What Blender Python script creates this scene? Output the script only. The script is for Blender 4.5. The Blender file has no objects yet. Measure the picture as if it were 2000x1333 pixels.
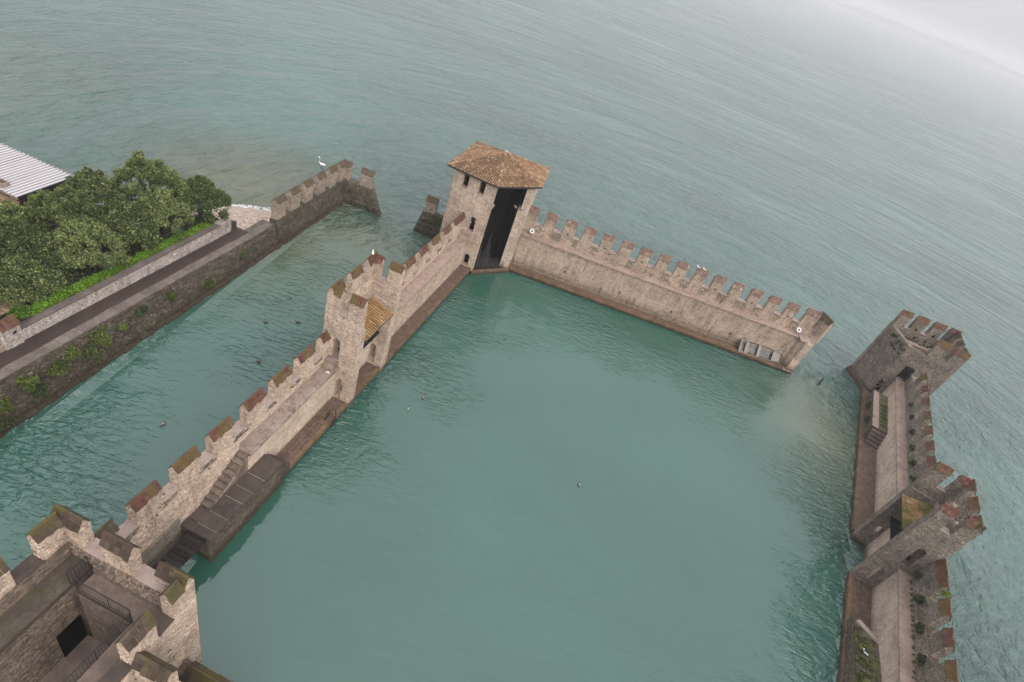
import bpy, bmesh, math, random
import numpy as np
from mathutils import Vector, Matrix

random.seed(7)
rng = np.random.default_rng(7)
S = bpy.context.scene
COL = S.collection
R = math.radians

# ------------------------------------------------------------------ camera
FPX, ROLL, PITCH, CAMH = 1120.0, R(21.6), math.atan(856/1120.0), 37.0
cam_d = bpy.data.cameras.new('camera'); cam = bpy.data.objects.new('camera', cam_d); COL.objects.link(cam)
cam_d.sensor_width = 36.0; cam_d.lens = 36.0*FPX/2000.0
cam_d.clip_start = 0.5; cam_d.clip_end = 30000
fw = Vector((0, math.cos(PITCH), -math.sin(PITCH))); rt = Vector((1, 0, 0)); up = rt.cross(fw)
c, s = math.cos(ROLL), math.sin(ROLL)
# the picture's horizon drops to the right: the camera is rolled anticlockwise
rx = rt*c + up*s
uy = up*c - rt*s
M = Matrix((rx, uy, -fw)).transposed().to_4x4(); M.translation = Vector((0, 0, CAMH))
cam.matrix_world = M
S.camera = cam

# ------------------------------------------------------------------ world / sun / exposure
SUN_EL, SUN_ROT = 40.0, 138.0
w = bpy.data.worlds.new("World"); S.world = w; w.use_nodes = True
nt = w.node_tree; nt.nodes.clear()
sky = nt.nodes.new('ShaderNodeTexSky'); sky.sky_type = 'NISHITA'; sky.sun_disc = False
sky.sun_elevation = R(SUN_EL); sky.sun_rotation = R(SUN_ROT)
sky.air_density = 1.0; sky.dust_density = 4.0; sky.ozone_density = 1.5; sky.altitude = 60
hs = nt.nodes.new('ShaderNodeHueSaturation'); hs.inputs['Saturation'].default_value = 0.22
mixw = nt.nodes.new('ShaderNodeMix'); mixw.data_type = 'RGBA'
mixw.inputs[0].default_value = 0.85                      # closed cloud sheet over the clear sky
tc = nt.nodes.new('ShaderNodeTexCoord'); sep = nt.nodes.new('ShaderNodeSeparateXYZ'); nt.links.new(tc.outputs['Generated'], sep.inputs[0])
mr = nt.nodes.new('ShaderNodeMapRange'); mr.inputs[1].default_value = 0.0; mr.inputs[2].default_value = 1.0
mr.inputs[3].default_value = 2.75; mr.inputs[4].default_value = 8.6      # standard overcast sky: brighter towards the zenith
nt.links.new(sep.outputs[2], mr.inputs[0])
vm = nt.nodes.new('ShaderNodeVectorMath'); vm.operation = 'SCALE'; vm.inputs[0].default_value = (0.985, 0.985, 1.05)
nt.links.new(mr.outputs[0], vm.inputs['Scale']); nt.links.new(vm.outputs[0], mixw.inputs[7])
bg = nt.nodes.new('ShaderNodeBackground'); bg.inputs['Strength'].default_value = 0.14
out = nt.nodes.new('ShaderNodeOutputWorld')
nt.links.new(sky.outputs[0], hs.inputs['Color']); nt.links.new(hs.outputs[0], mixw.inputs[6])
nt.links.new(mixw.outputs[2], bg.inputs['Color']); nt.links.new(bg.outputs[0], out.inputs['Surface'])
sun_d = bpy.data.lights.new('sun', 'SUN'); sun = bpy.data.objects.new('sun', sun_d); COL.objects.link(sun)
sun_d.energy = 1.5; sun_d.angle = R(55); sun_d.color = (1.0, 0.95, 0.88)
sdir = Vector((math.sin(R(SUN_ROT))*math.cos(R(SUN_EL)), math.cos(R(SUN_ROT))*math.cos(R(SUN_EL)), math.sin(R(SUN_EL))))
sun.rotation_euler = (-sdir).to_track_quat('-Z', 'Y').to_euler(); sun.location = (20, -10, 80)
S.view_settings.view_transform = 'Standard'; S.view_settings.look = 'None'
S.view_settings.exposure = 0.75; S.view_settings.gamma = 1.0; S.view_settings.use_curve_mapping = False
S.cycles.volume_step_rate = 5.0; S.cycles.volume_max_steps = 64
S.cycles.max_bounces = 6

# ------------------------------------------------------------------ node helpers
def newmat(name):
    m = bpy.data.materials.new(name); m.use_nodes = True
    t = m.node_tree; t.nodes.clear()
    o = t.nodes.new('ShaderNodeOutputMaterial'); b = t.nodes.new('ShaderNodeBsdfPrincipled')
    t.links.new(b.outputs[0], o.inputs['Surface'])
    return m, t, b
def N(t, kind, **kw):
    n = t.nodes.new('ShaderNode'+kind)
    for k, v in kw.items(): setattr(n, k, v)
    return n
def noise(t, vec, scale, detail=4, rough=0.6, dist=0.0):
    n = N(t, 'TexNoise'); n.inputs['Scale'].default_value = scale; n.inputs['Detail'].default_value = detail
    n.inputs['Roughness'].default_value = rough; n.inputs['Distortion'].default_value = dist
    t.links.new(vec, n.inputs['Vector']); return n.outputs['Fac']
def ramp(t, fac, stops, interp='LINEAR'):
    n = N(t, 'ValToRGB'); n.color_ramp.interpolation = interp
    e = n.color_ramp.elements
    while len(e) < len(stops): e.new(0.5)
    for i, (p, col) in enumerate(stops):
        e[i].position = p; e[i].color = (col if len(col) == 4 else (*col, 1)) if isinstance(col, tuple) else (col, col, col, 1)
    t.links.new(fac, n.inputs[0]); return n.outputs[0]
def mix(t, fac, a, b, mode='MIX'):
    n = N(t, 'Mix', data_type='RGBA', blend_type=mode)
    for sock, v in ((0, fac), (6, a), (7, b)):
        if isinstance(v, (int, float)): n.inputs[sock].default_value = v
        elif isinstance(v, tuple): n.inputs[sock].default_value = (*v, 1) if len(v) == 3 else v
        else: t.links.new(v, n.inputs[sock])
    return n.outputs[2]
def math_(t, op, a, b=0.0, clamp=False):
    n = N(t, 'Math', operation=op, use_clamp=clamp)
    for i, v in enumerate((a, b)):
        if isinstance(v, (int, float)): n.inputs[i].default_value = v
        else: t.links.new(v, n.inputs[i])
    return n.outputs[0]
def mapr(t, v, a, b, c_, d):
    n = N(t, 'MapRange'); n.inputs[1].default_value = a; n.inputs[2].default_value = b
    n.inputs[3].default_value = c_; n.inputs[4].default_value = d; t.links.new(v, n.inputs[0]); return n.outputs[0]
def wpos(t):
    return N(t, 'NewGeometry').outputs['Position']
def scaled(t, vec, sc, rotz=0.0):
    n = N(t, 'Mapping'); n.inputs['Scale'].default_value = sc; n.inputs['Rotation'].default_value = (0, 0, rotz)
    t.links.new(vec, n.inputs['Vector']); return n.outputs[0]
def tint(t):
    a = N(t, 'Attribute'); a.attribute_name = 'tint'
    o = N(t, 'ObjectInfo')
    return math_(t, 'FRACT', math_(t, 'ADD', a.outputs['Fac'], o.outputs['Random']))
def bump(t, b, h, strength, dist=0.05):
    n = N(t, 'Bump'); n.inputs['Strength'].default_value = strength; n.inputs['Distance'].default_value = dist
    t.links.new(h, n.inputs['Height']); t.links.new(n.outputs[0], b.inputs['Normal'])

def stone_mat(name, pal, stain=(0.09, 0.075, 0.06), stain_amt=0.5, moss=0.0, rubble=5.5, bumps=0.5, algae=True, tintw=1.0, atop=0.75):
    m, t, b = newmat(name)
    p = wpos(t)
    n = len(pal)
    base = ramp(t, tint(t), [((i+0.0)/max(1, n-1), pal[i]) for i in range(n)])
    warp = scaled(t, p, (rubble, rubble, rubble*1.7))
    vo = N(t, 'TexVoronoi', feature='F1'); vo.inputs['Scale'].default_value = 1.0; t.links.new(warp, vo.inputs['Vector'])
    ve = N(t, 'TexVoronoi', feature='DISTANCE_TO_EDGE'); ve.inputs['Scale'].default_value = 1.0; t.links.new(warp, ve.inputs['Vector'])
    cellv = N(t, 'SeparateColor'); t.links.new(vo.outputs['Color'], cellv.inputs[0])
    cell = ramp(t, cellv.outputs[0], [(0, pal[0]), (0.35, pal[1 % n]), (0.7, pal[2 % n]), (1, pal[-1])])
    base = mix(t, 0.45*tintw, base, cell)
    joint = mapr(t, ve.outputs['Distance'], 0.0, 0.11, 1.0, 0.0)
    base = mix(t, math_(t, 'MULTIPLY', joint, 0.45*tintw), base, tuple(0.55*x for x in pal[-1]))
    big = noise(t, p, 0.55, 6, 0.65)
    mid = noise(t, p, 2.6, 6, 0.7)
    streak = noise(t, scaled(t, p, (2.3, 2.3, 0.3)), 1.0, 6, 0.75)
    st = math_(t, 'MULTIPLY', ramp(t, streak, [(0.47, 0.0), (0.68, 1.0)]), ramp(t, big, [(0.4, 0.15), (0.62, 1.0)]))
    base = mix(t, math_(t, 'MULTIPLY', st, stain_amt), base, stain)
    fine = noise(t, p, 14, 5, 0.7)
    base = mix(t, 1.0, base, ramp(t, fine, [(0.25, 0.72), (0.75, 1.22)]), 'MULTIPLY')
    base = mix(t, 1.0, base, ramp(t, mid, [(0.25, 0.74), (0.75, 1.2)]), 'MULTIPLY')
    tone = noise(t, scaled(t, p, (1, 1, 1.6)), 0.42, 5, 0.62)
    base = mix(t, 1.0, base, ramp(t, tone, [(0.3, 0.74), (0.5, 1.0), (0.7, 1.14)]), 'MULTIPLY')
    pits = ramp(t, noise(t, scaled(t, p, (5, 5, 9)), 1.0, 2, 0.5), [(0.33, 1.0), (0.38, 0.0)])
    base = mix(t, math_(t, 'MULTIPLY', pits, 0.7), base, (0.05, 0.042, 0.035))
    if moss:
        mo = math_(t, 'MULTIPLY', ramp(t, noise(t, p, 1.1, 6, 0.7), [(0.5, 0.0), (0.66, 1.0)]), moss)
        base = mix(t, mo, base, mix(t, fine, (0.035, 0.045, 0.014), (0.10, 0.10, 0.03)))
    if algae:
        z = N(t, 'SeparateXYZ'); t.links.new(p, z.inputs[0])
        zz = math_(t, 'ADD', z.outputs[2], math_(t, 'MULTIPLY', math_(t, 'SUBTRACT', mid, 0.5), 0.9))
        al = mapr(t, zz, 0.15, atop, 1.0, 0.0)
        base = mix(t, math_(t, 'MULTIPLY', al, 0.85), base, (0.045, 0.034, 0.02))
    t.links.new(base, b.inputs['Base Color'])
    b.inputs['Roughness'].default_value = 0.9; b.inputs['Specular IOR Level'].default_value = 0.15
    h = math_(t, 'ADD', math_(t, 'MULTIPLY', fine, 0.5), math_(t, 'SUBTRACT', mid, math_(t, 'MULTIPLY', joint, 0.5)))
    bump(t, b, h, bumps, 0.06)
    return m

def slab_mat(name, cols, rough=0.75, stain=(0.06, 0.05, 0.045), amt=0.6, sc=0.9, moss=0.0):
    m, t, b = newmat(name)
    p = wpos(t)
    n = noise(t, p, sc, 7, 0.72)
    base = ramp(t, n, [(0.32, cols[0]), (0.5, cols[1]), (0.68, cols[2])])
    base = mix(t, 0.25, base, ramp(t, tint(t), [(0, cols[0]), (1, cols[2])]))
    st = ramp(t, noise(t, p, sc*1.7, 7, 0.75, 0.5), [(0.5, 0.0), (0.64, 1.0)])
    base = mix(t, math_(t, 'MULTIPLY', st, amt), base, stain)
    f = noise(t, p, 22, 4, 0.7)
    base = mix(t, 1.0, base, ramp(t, f, [(0.28, 0.7), (0.72, 1.25)]), 'MULTIPLY')
    if moss:
        mo = math_(t, 'MULTIPLY', ramp(t, noise(t, p, 1.3, 5, 0.7), [(0.47, 0.0), (0.6, 1.0)]), moss)
        base = mix(t, mo, base, mix(t, f, (0.045, 0.06, 0.012), (0.16, 0.17, 0.03)))
    z = N(t, 'SeparateXYZ'); t.links.new(p, z.inputs[0])
    wet = mapr(t, math_(t, 'ADD', z.outputs[2], math_(t, 'MULTIPLY', math_(t, 'SUBTRACT', n, 0.5), 0.5)), 0.16, 0.42, 1.0, 0.0)
    base = mix(t, math_(t, 'MULTIPLY', wet, 0.9), base, mix(t, f, (0.012, 0.012, 0.006), (0.05, 0.042, 0.02)))
    t.links.new(base, b.inputs['Base Color']); b.inputs['Roughness'].default_value = rough; b.inputs['Specular IOR Level'].default_value = 0.2
    bump(t, b, math_(t, 'ADD', f, n), 0.5, 0.04)
    return m

def tile_mat(name, pal, moss=0.3, mosscol=((0.05, 0.05, 0.012), (0.14, 0.125, 0.03)), mscale=0.45, grime=0.5):
    m, t, b = newmat(name)
    p = wpos(t); n = len(pal)
    base = ramp(t, tint(t), [(i/max(1, n-1), pal[i]) for i in range(n)])
    f = noise(t, p, 18, 4, 0.7); g = noise(t, p, 3.0, 5, 0.7)
    base = mix(t, math_(t, 'MULTIPLY', ramp(t, g, [(0.45, 0.0), (0.7, 1.0)]), grime), base, (0.05, 0.035, 0.03))
    mo = math_(t, 'MULTIPLY', ramp(t, noise(t, p, mscale, 3, 0.6), [(0.46, 0.0), (0.58, 1.0)]), moss)
    mo = math_(t, 'MULTIPLY', mo, ramp(t, f, [(0.3, 0.5), (0.6, 1.0)]))
    base = mix(t, mo, base, mix(t, f, *mosscol))
    base = mix(t, 1.0, base, ramp(t, f, [(0.25, 0.7), (0.75, 1.25)]), 'MULTIPLY')
    t.links.new(base, b.inputs['Base Color']); b.inputs['Roughness'].default_value = 0.8; b.inputs['Specular IOR Level'].default_value = 0.2
    bump(t, b, f, 0.3, 0.02)
    return m

def plain(name, col, rough=0.6, var=0.25, metal=0.0, scale=6.0, spec=0.3):
    m, t, b = newmat(name); p = wpos(t)
    f = noise(t, p, scale, 5, 0.65)
    base = mix(t, 1.0, col, ramp(t, f, [(0.25, 1-var), (0.75, 1+var)]), 'MULTIPLY')
    base = mix(t, 1.0, base, ramp(t, tint(t), [(0, 1-var), (1, 1+var)]), 'MULTIPLY')
    t.links.new(base, b.inputs['Base Color']); b.inputs['Roughness'].default_value = rough; b.inputs['Metallic'].default_value = metal; b.inputs['Specular IOR Level'].default_value = spec
    return m

def leaf_mat(name, dark, mid, light):
    m, t, b = newmat(name); p = wpos(t)
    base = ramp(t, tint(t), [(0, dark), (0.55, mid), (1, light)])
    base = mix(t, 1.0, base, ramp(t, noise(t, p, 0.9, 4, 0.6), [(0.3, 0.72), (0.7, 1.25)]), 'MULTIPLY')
    t.links.new(base, b.inputs['Base Color']); b.inputs['Roughness'].default_value = 0.55
    b.inputs['Specular IOR Level'].default_value = 0.3
    tr = N(t, 'BsdfTranslucent'); t.links.new(base, tr.inputs['Color'])
    ms = N(t, 'MixShader'); ms.inputs[0].default_value = 0.25
    o = [n for n in t.nodes if n.type == 'OUTPUT_MATERIAL'][0]
    t.links.new(b.outputs[0], ms.inputs[1]); t.links.new(tr.outputs[0], ms.inputs[2]); t.links.new(ms.outputs[0], o.inputs['Surface'])
    return m

PALE = [(0.58, 0.445, 0.345), (0.49, 0.37, 0.285), (0.66, 0.525, 0.42), (0.38, 0.285, 0.22)]
WARM = [(0.53, 0.405, 0.315), (0.46, 0.35, 0.27), (0.59, 0.465, 0.37), (0.37, 0.28, 0.215)]
DARK = [(0.117, 0.094, 0.072), (0.070, 0.056, 0.042), (0.203, 0.168, 0.133), (0.043, 0.034, 0.025)]
GREY = [(0.289, 0.238, 0.191), (0.204, 0.166, 0.132), (0.399, 0.336, 0.276), (0.128, 0.104, 0.082)]
m_pale = stone_mat('pale_limestone', PALE, stain_amt=0.62, rubble=4.2, bumps=0.7)
m_warm = stone_mat('warm_limestone', WARM, stain_amt=0.55, rubble=4.0, bumps=0.6)
m_north = stone_mat('weathered_limestone', [(0.48, 0.37, 0.285), (0.42, 0.32, 0.245), (0.54, 0.43, 0.34), (0.34, 0.26, 0.20)], stain=(0.085, 0.064, 0.045), stain_amt=0.95, rubble=5.0, bumps=0.7, atop=1.5)
m_dark = stone_mat('dark_rubble', DARK, stain=(0.05, 0.042, 0.034), stain_amt=0.5, moss=0.55, rubble=3.6, bumps=1.0)
m_grey = stone_mat('grey_rubble', GREY, stain=(0.07, 0.06, 0.05), stain_amt=0.45, moss=0.3, rubble=4.4, bumps=0.9)
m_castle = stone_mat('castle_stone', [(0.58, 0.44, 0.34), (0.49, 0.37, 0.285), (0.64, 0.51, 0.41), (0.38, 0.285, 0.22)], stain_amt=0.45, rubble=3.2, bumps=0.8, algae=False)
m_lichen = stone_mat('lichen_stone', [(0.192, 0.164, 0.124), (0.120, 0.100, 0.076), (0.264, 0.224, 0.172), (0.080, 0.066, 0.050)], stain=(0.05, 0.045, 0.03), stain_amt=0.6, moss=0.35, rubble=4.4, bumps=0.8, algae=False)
m_break = stone_mat('breakwater_stone', [(0.437, 0.351, 0.285), (0.323, 0.257, 0.204), (0.532, 0.437, 0.361), (0.209, 0.163, 0.128)], stain=(0.06, 0.048, 0.036), stain_amt=0.6, moss=0.2, rubble=4.0, bumps=0.9)
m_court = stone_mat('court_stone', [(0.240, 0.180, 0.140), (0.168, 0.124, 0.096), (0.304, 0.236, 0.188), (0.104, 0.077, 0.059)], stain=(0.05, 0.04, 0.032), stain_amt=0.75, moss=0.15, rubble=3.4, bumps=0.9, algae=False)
m_plaster = stone_mat('smooth_plaster', [(0.56, 0.445, 0.35), (0.53, 0.415, 0.325), (0.60, 0.485, 0.39), (0.47, 0.37, 0.29)], stain=(0.24, 0.18, 0.135), stain_amt=0.5, rubble=3.0, bumps=0.3, tintw=0.35, atop=1.1)
m_pier = stone_mat('pier_masonry', [(0.149, 0.118, 0.090), (0.099, 0.077, 0.059), (0.186, 0.152, 0.118), (0.062, 0.048, 0.037)], stain=(0.035, 0.026, 0.02), stain_amt=0.8, moss=0.2, rubble=3.2, bumps=0.9)
m_walk = slab_mat('walkway_paving', [(0.239, 0.170, 0.133), (0.322, 0.235, 0.189), (0.377, 0.285, 0.230)], amt=0.5)
m_step = slab_mat('dirty_step', [(0.098, 0.071, 0.056), (0.158, 0.116, 0.094), (0.225, 0.173, 0.139)], amt=0.7, sc=2.2, stain=(0.05, 0.04, 0.034))
m_walkdark = slab_mat('worn_walkway', [(0.176, 0.132, 0.110), (0.273, 0.207, 0.172), (0.352, 0.273, 0.229)], amt=0.85, stain=(0.085, 0.068, 0.06))
m_quay = slab_mat('quay_paving', [(0.075, 0.046, 0.032), (0.120, 0.079, 0.056), (0.180, 0.124, 0.090)], amt=0.55, sc=1.4)
m_rust = slab_mat('algae_ledge', [(0.072, 0.042, 0.024), (0.136, 0.084, 0.053), (0.208, 0.136, 0.090)], amt=0.5, sc=1.2, stain=(0.07, 0.045, 0.03))
m_sill = slab_mat('sill_stone', [(0.243, 0.184, 0.153), (0.324, 0.252, 0.211), (0.387, 0.310, 0.266)], amt=0.4)
m_slabdark = slab_mat('dark_slab', [(0.042, 0.031, 0.025), (0.066, 0.049, 0.039), (0.098, 0.073, 0.060)], amt=0.4, sc=1.6)
m_mortar = plain('pale_mortar', (0.55, 0.45, 0.38), 0.9, 0.2)
m_mossy = slab_mat('mossy_slab', [(0.063, 0.052, 0.038), (0.098, 0.081, 0.059), (0.154, 0.126, 0.098)], amt=0.5, moss=0.9)
m_darkwalk = slab_mat('dark_lichen_walk', [(0.045, 0.034, 0.027), (0.075, 0.057, 0.046), (0.13, 0.10, 0.082)], amt=0.4, sc=1.6, moss=0.18)
m_gravel = slab_mat('gravel', [(0.112, 0.080, 0.064), (0.184, 0.140, 0.112), (0.248, 0.192, 0.160)], amt=0.35, sc=1.1, rough=0.95)
m_capred = tile_mat('brick_cap_tile', [(0.099, 0.038, 0.028), (0.133, 0.056, 0.040), (0.081, 0.032, 0.025), (0.155, 0.077, 0.056)], moss=0.7, mscale=0.7)
m_capnorth = tile_mat('weathered_cap_tile', [(0.173, 0.101, 0.076), (0.216, 0.137, 0.108), (0.137, 0.079, 0.061), (0.259, 0.184, 0.148)], moss=0.2)
m_capbrown = tile_mat('old_brown_tile', [(0.086, 0.061, 0.045), (0.112, 0.083, 0.061), (0.068, 0.046, 0.034), (0.135, 0.103, 0.079)], moss=0.5)
m_capcastle = tile_mat('mossy_brown_tile', [(0.059, 0.041, 0.029), (0.081, 0.056, 0.040), (0.043, 0.029, 0.021), (0.101, 0.073, 0.052)], moss=0.85, mosscol=((0.05, 0.045, 0.012), (0.12, 0.105, 0.03)), mscale=0.7)
m_roof = tile_mat('terracotta_pantile', [(0.200, 0.104, 0.056), (0.296, 0.176, 0.096), (0.152, 0.078, 0.046), (0.400, 0.276, 0.168), (0.240, 0.108, 0.072)], moss=0.35, mscale=0.9, grime=0.5)
m_roofgold = tile_mat('ochre_pantile', [(0.272, 0.145, 0.060), (0.365, 0.208, 0.089), (0.187, 0.093, 0.047), (0.425, 0.281, 0.140)], moss=0.2, mscale=0.9, grime=0.25)
m_roofmoss = tile_mat('mossy_pantile', [(0.289, 0.170, 0.076), (0.383, 0.246, 0.119), (0.238, 0.128, 0.064), (0.425, 0.297, 0.162)], moss=0.95, mscale=0.8, mosscol=((0.03, 0.05, 0.008), (0.10, 0.14, 0.02)), grime=0.2)
m_under = plain('roof_board', (0.05, 0.038, 0.03), 0.9)
m_wood = plain('dark_timber', (0.022, 0.018, 0.016), 0.8, 0.5, spec=0.15)
m_iron = plain('black_iron', (0.02, 0.019, 0.019), 0.5, 0.3)
m_black = plain('painted_shade_black', (0.006, 0.005, 0.005), 0.95, 0.3, spec=0.0)  # near-black colour painted in for the shade inside openings
m_net = plain('grey_netting', (0.16, 0.155, 0.15), 0.6, 0.4)
m_boat = plain('grey_boat_paint', (0.215, 0.185, 0.16), 0.7, 0.15)
m_boatin = plain('grey_boat_inside', (0.075, 0.068, 0.06), 0.8, 0.3)
m_boatgrid = plain('grey_duckboard', (0.20, 0.185, 0.17), 0.8, 0.2)
m_foam = plain('lake_foam', (0.5, 0.5, 0.48), 0.8, 0.2)
m_lamp = plain('white_enamel', (0.85, 0.85, 0.84), 0.3, 0.05)
m_metalroof = plain('white_sheet_metal', (0.50, 0.475, 0.485), 0.6, 0.07, scale=0.6, spec=0.2)
m_seam = plain('roof_seam', (0.24, 0.225, 0.23), 0.7, 0.15)
m_slat = plain('tan_wood_slat', (0.30, 0.215, 0.13), 0.75, 0.3)
m_terr = plain('terracotta_floor', (0.26, 0.105, 0.06), 0.7, 0.25)
m_brick = slab_mat('wet_brick_path', [(0.027, 0.017, 0.014), (0.038, 0.024, 0.019), (0.056, 0.038, 0.030)], amt=0.3, sc=0.6, rough=0.55)
m_soil = plain('garden_soil', (0.05, 0.045, 0.028), 0.95, 0.4, scale=2)
m_bark = plain('bark', (0.075, 0.06, 0.045), 0.95, 0.35)
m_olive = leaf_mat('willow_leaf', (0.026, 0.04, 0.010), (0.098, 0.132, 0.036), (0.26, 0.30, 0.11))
m_hedge = leaf_mat('hedge_leaf', (0.04, 0.085, 0.006), (0.10, 0.20, 0.012), (0.19, 0.33, 0.025))
m_weed = leaf_mat('weed_leaf', (0.025, 0.038, 0.012), (0.055, 0.075, 0.022), (0.10, 0.125, 0.04))
m_weedlite = leaf_mat('weed_leaf_light', (0.04, 0.06, 0.01), (0.09, 0.125, 0.02), (0.16, 0.19, 0.04))
m_white = plain('white_feather', (0.85, 0.84, 0.82), 0.7, 0.05)
m_dkfeather = plain('brown_feather', (0.06, 0.048, 0.04), 0.8, 0.3)
m_grfeather = plain('grey_feather', (0.33, 0.31, 0.30), 0.8, 0.2)
m_beak = plain('orange_beak', (0.5, 0.2, 0.03), 0.5, 0.1)

# ------------------------------------------------------------------ geometry helpers
class Fr:
    """A straight wall's own frame: u along it, n to its left, z up."""
    def __init__(s, o, ang):        # ang = compass angle of u from +Y towards +X
        s.o = Vector((o[0], o[1], 0)); s.u = Vector((math.sin(ang), math.cos(ang), 0)); s.n = Vector((-s.u.y, s.u.x, 0))
    def P(s, u, n, z): return s.o + s.u*u + s.n*n + Vector((0, 0, z))
W_ = Fr((-12.436, 15.940), R(6.388))
N_ = Fr((-3.909, 61.756), R(87.231))
E_ = Fr((40.332, 52.403), math.atan2(-0.30855, -0.95121))
B_ = Fr((-28.789, 18.789), R(3.644))
R_ = Fr((-26.014, 62.202), R(89.03))
S_ = Fr((-16.65, 62.25), R(98.0))

class MB:
    def __init__(s): s.v = []; s.f = []; s.t = []
    def add(s, pts, faces, tn=None):
        b = len(s.v); s.v.extend(tuple(p) for p in pts); s.f.extend(tuple(b+i for i in f) for f in faces)
        s.t.extend([random.random() if tn is None else tn]*len(pts))
    def hexa(s, c8, tn=None):       # c8: bottom 4 then top 4, same winding
        s.add(c8, [(3, 2, 1, 0), (4, 5, 6, 7), (0, 1, 5, 4), (1, 2, 6, 5), (2, 3, 7, 6), (3, 0, 4, 7)], tn)
    def box(s, fr, u0, u1, n0, n1, z0, z1, tn=None):
        P = fr.P
        s.hexa([P(u0, n0, z0), P(u1, n0, z0), P(u1, n1, z0), P(u0, n1, z0), P(u0, n0, z1), P(u1, n0, z1), P(u1, n1, z1), P(u0, n1, z1)], tn)
    def prism(s, low, high, tn=None):
        k = len(low); s.add(list(low)+list(high), [tuple(range(k))[::-1], tuple(range(k, 2*k))]+[(i, (i+1) % k, k+(i+1) % k, k+i) for i in range(k)], tn)
    def tube(s, pts, r, k=6, tn=None, cap=True):
        rings = []; n = len(pts); pts = [Vector(p) for p in pts]
        for i, p in enumerate(pts):
            d = (pts[min(i+1, n-1)]-pts[max(i-1, 0)]).normalized()
            a = d.cross(Vector((0, 0, 1)))
            if a.length < 1e-3: a = d.cross(Vector((1, 0, 0)))
            a.normalize(); bb = d.cross(a); rr = r[i] if isinstance(r, (list, tuple)) else r
            rings.append([p + a*rr*math.cos(2*math.pi*j/k) + bb*rr*math.sin(2*math.pi*j/k) for j in range(k)])
        V = [q for g in rings for q in g]; F = []
        for i in range(n-1):
            for j in range(k): F.append((i*k+j, i*k+(j+1) % k, (i+1)*k+(j+1) % k, (i+1)*k+j))
        if cap: F += [tuple(range(k))[::-1], tuple((n-1)*k+j for j in range(k))]
        s.add(V, F, tn)
    def ball(s, c_, r, seg=8, rings=5, tn=None):
        V = []; F = []
        for i in range(rings+1):
            th = math.pi*i/rings
            for j in range(seg):
                ph = 2*math.pi*j/seg
                V.append((c_[0]+r[0]*math.sin(th)*math.cos(ph), c_[1]+r[1]*math.sin(th)*math.sin(ph), c_[2]+r[2]*math.cos(th)))
        for i in range(rings):
            for j in range(seg): F.append((i*seg+j, (i+1)*seg+j, (i+1)*seg+(j+1) % seg, i*seg+(j+1) % seg))
        s.add(V, F, tn)
    def mesh(s, name, smooth=False):
        me = bpy.data.meshes.new(name); me.from_pydata(s.v, [], s.f)
        a = me.attributes.new('tint', 'FLOAT', 'POINT'); a.data.foreach_set('value', np.array(s.t, dtype=np.float32))
        bm = bmesh.new(); bm.from_mesh(me); bmesh.ops.recalc_face_normals(bm, faces=bm.faces); bm.to_mesh(me); bm.free()
        if smooth: me.polygons.foreach_set('use_smooth', [True]*len(me.polygons))
        return me
    def build(s, name, m, parent=None, kind=None, smooth=False):
        me = s.mesh(name, smooth); me.materials.append(m)
        return link(name, me, parent, kind)

def wmat(o):
    m = o.matrix_basis.copy()
    if o.parent: m = wmat(o.parent) @ o.matrix_parent_inverse @ m
    return m
def link(name, me, parent=None, kind=None):
    o = bpy.data.objects.new(name, me); COL.objects.link(o)
    if parent: setpar(o, parent)
    if kind: o['kind'] = kind
    return o
def setpar(o, parent):
    o.parent = parent; o.matrix_parent_inverse = wmat(parent).inverted()
def tag(o, label=None, cat=None, group=None, kind=None):
    if label: o['label'] = label
    if cat: o['category'] = cat
    if group: o['group'] = group
    if kind: o['kind'] = kind
    return o
def thing(name, label, cat, loc, group=None):
    o = bpy.data.objects.new(name, None); o.location = loc; o.empty_display_size = 0.3; COL.objects.link(o)
    return tag(o, label, cat, group)

# ---- stone facing ---------------------------------------------------
class Face:
    """Vertical (or battered) wall face from p0 to p1; outward is to the right of p0->p1."""
    def __init__(s, p0, p1, zb=0.0, batter=0.0):
        s.p0 = Vector((p0[0], p0[1], 0)); d = Vector((p1[0], p1[1], 0))-s.p0
        s.L = d.length; s.d = d.normalized(); s.nr = Vector((s.d.y, -s.d.x, 0)); s.zb = zb; s.bt = batter
    def p(s, a, z, d): return s.p0 + s.d*a + s.nr*(d-s.bt*(z-s.zb)) + Vector((0, 0, z))
def ff(fr, u0, n0, u1, n1, zb=0.0, batter=0.0): return Face(fr.P(u0, n0, 0), fr.P(u1, n1, 0), zb, batter)

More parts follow.
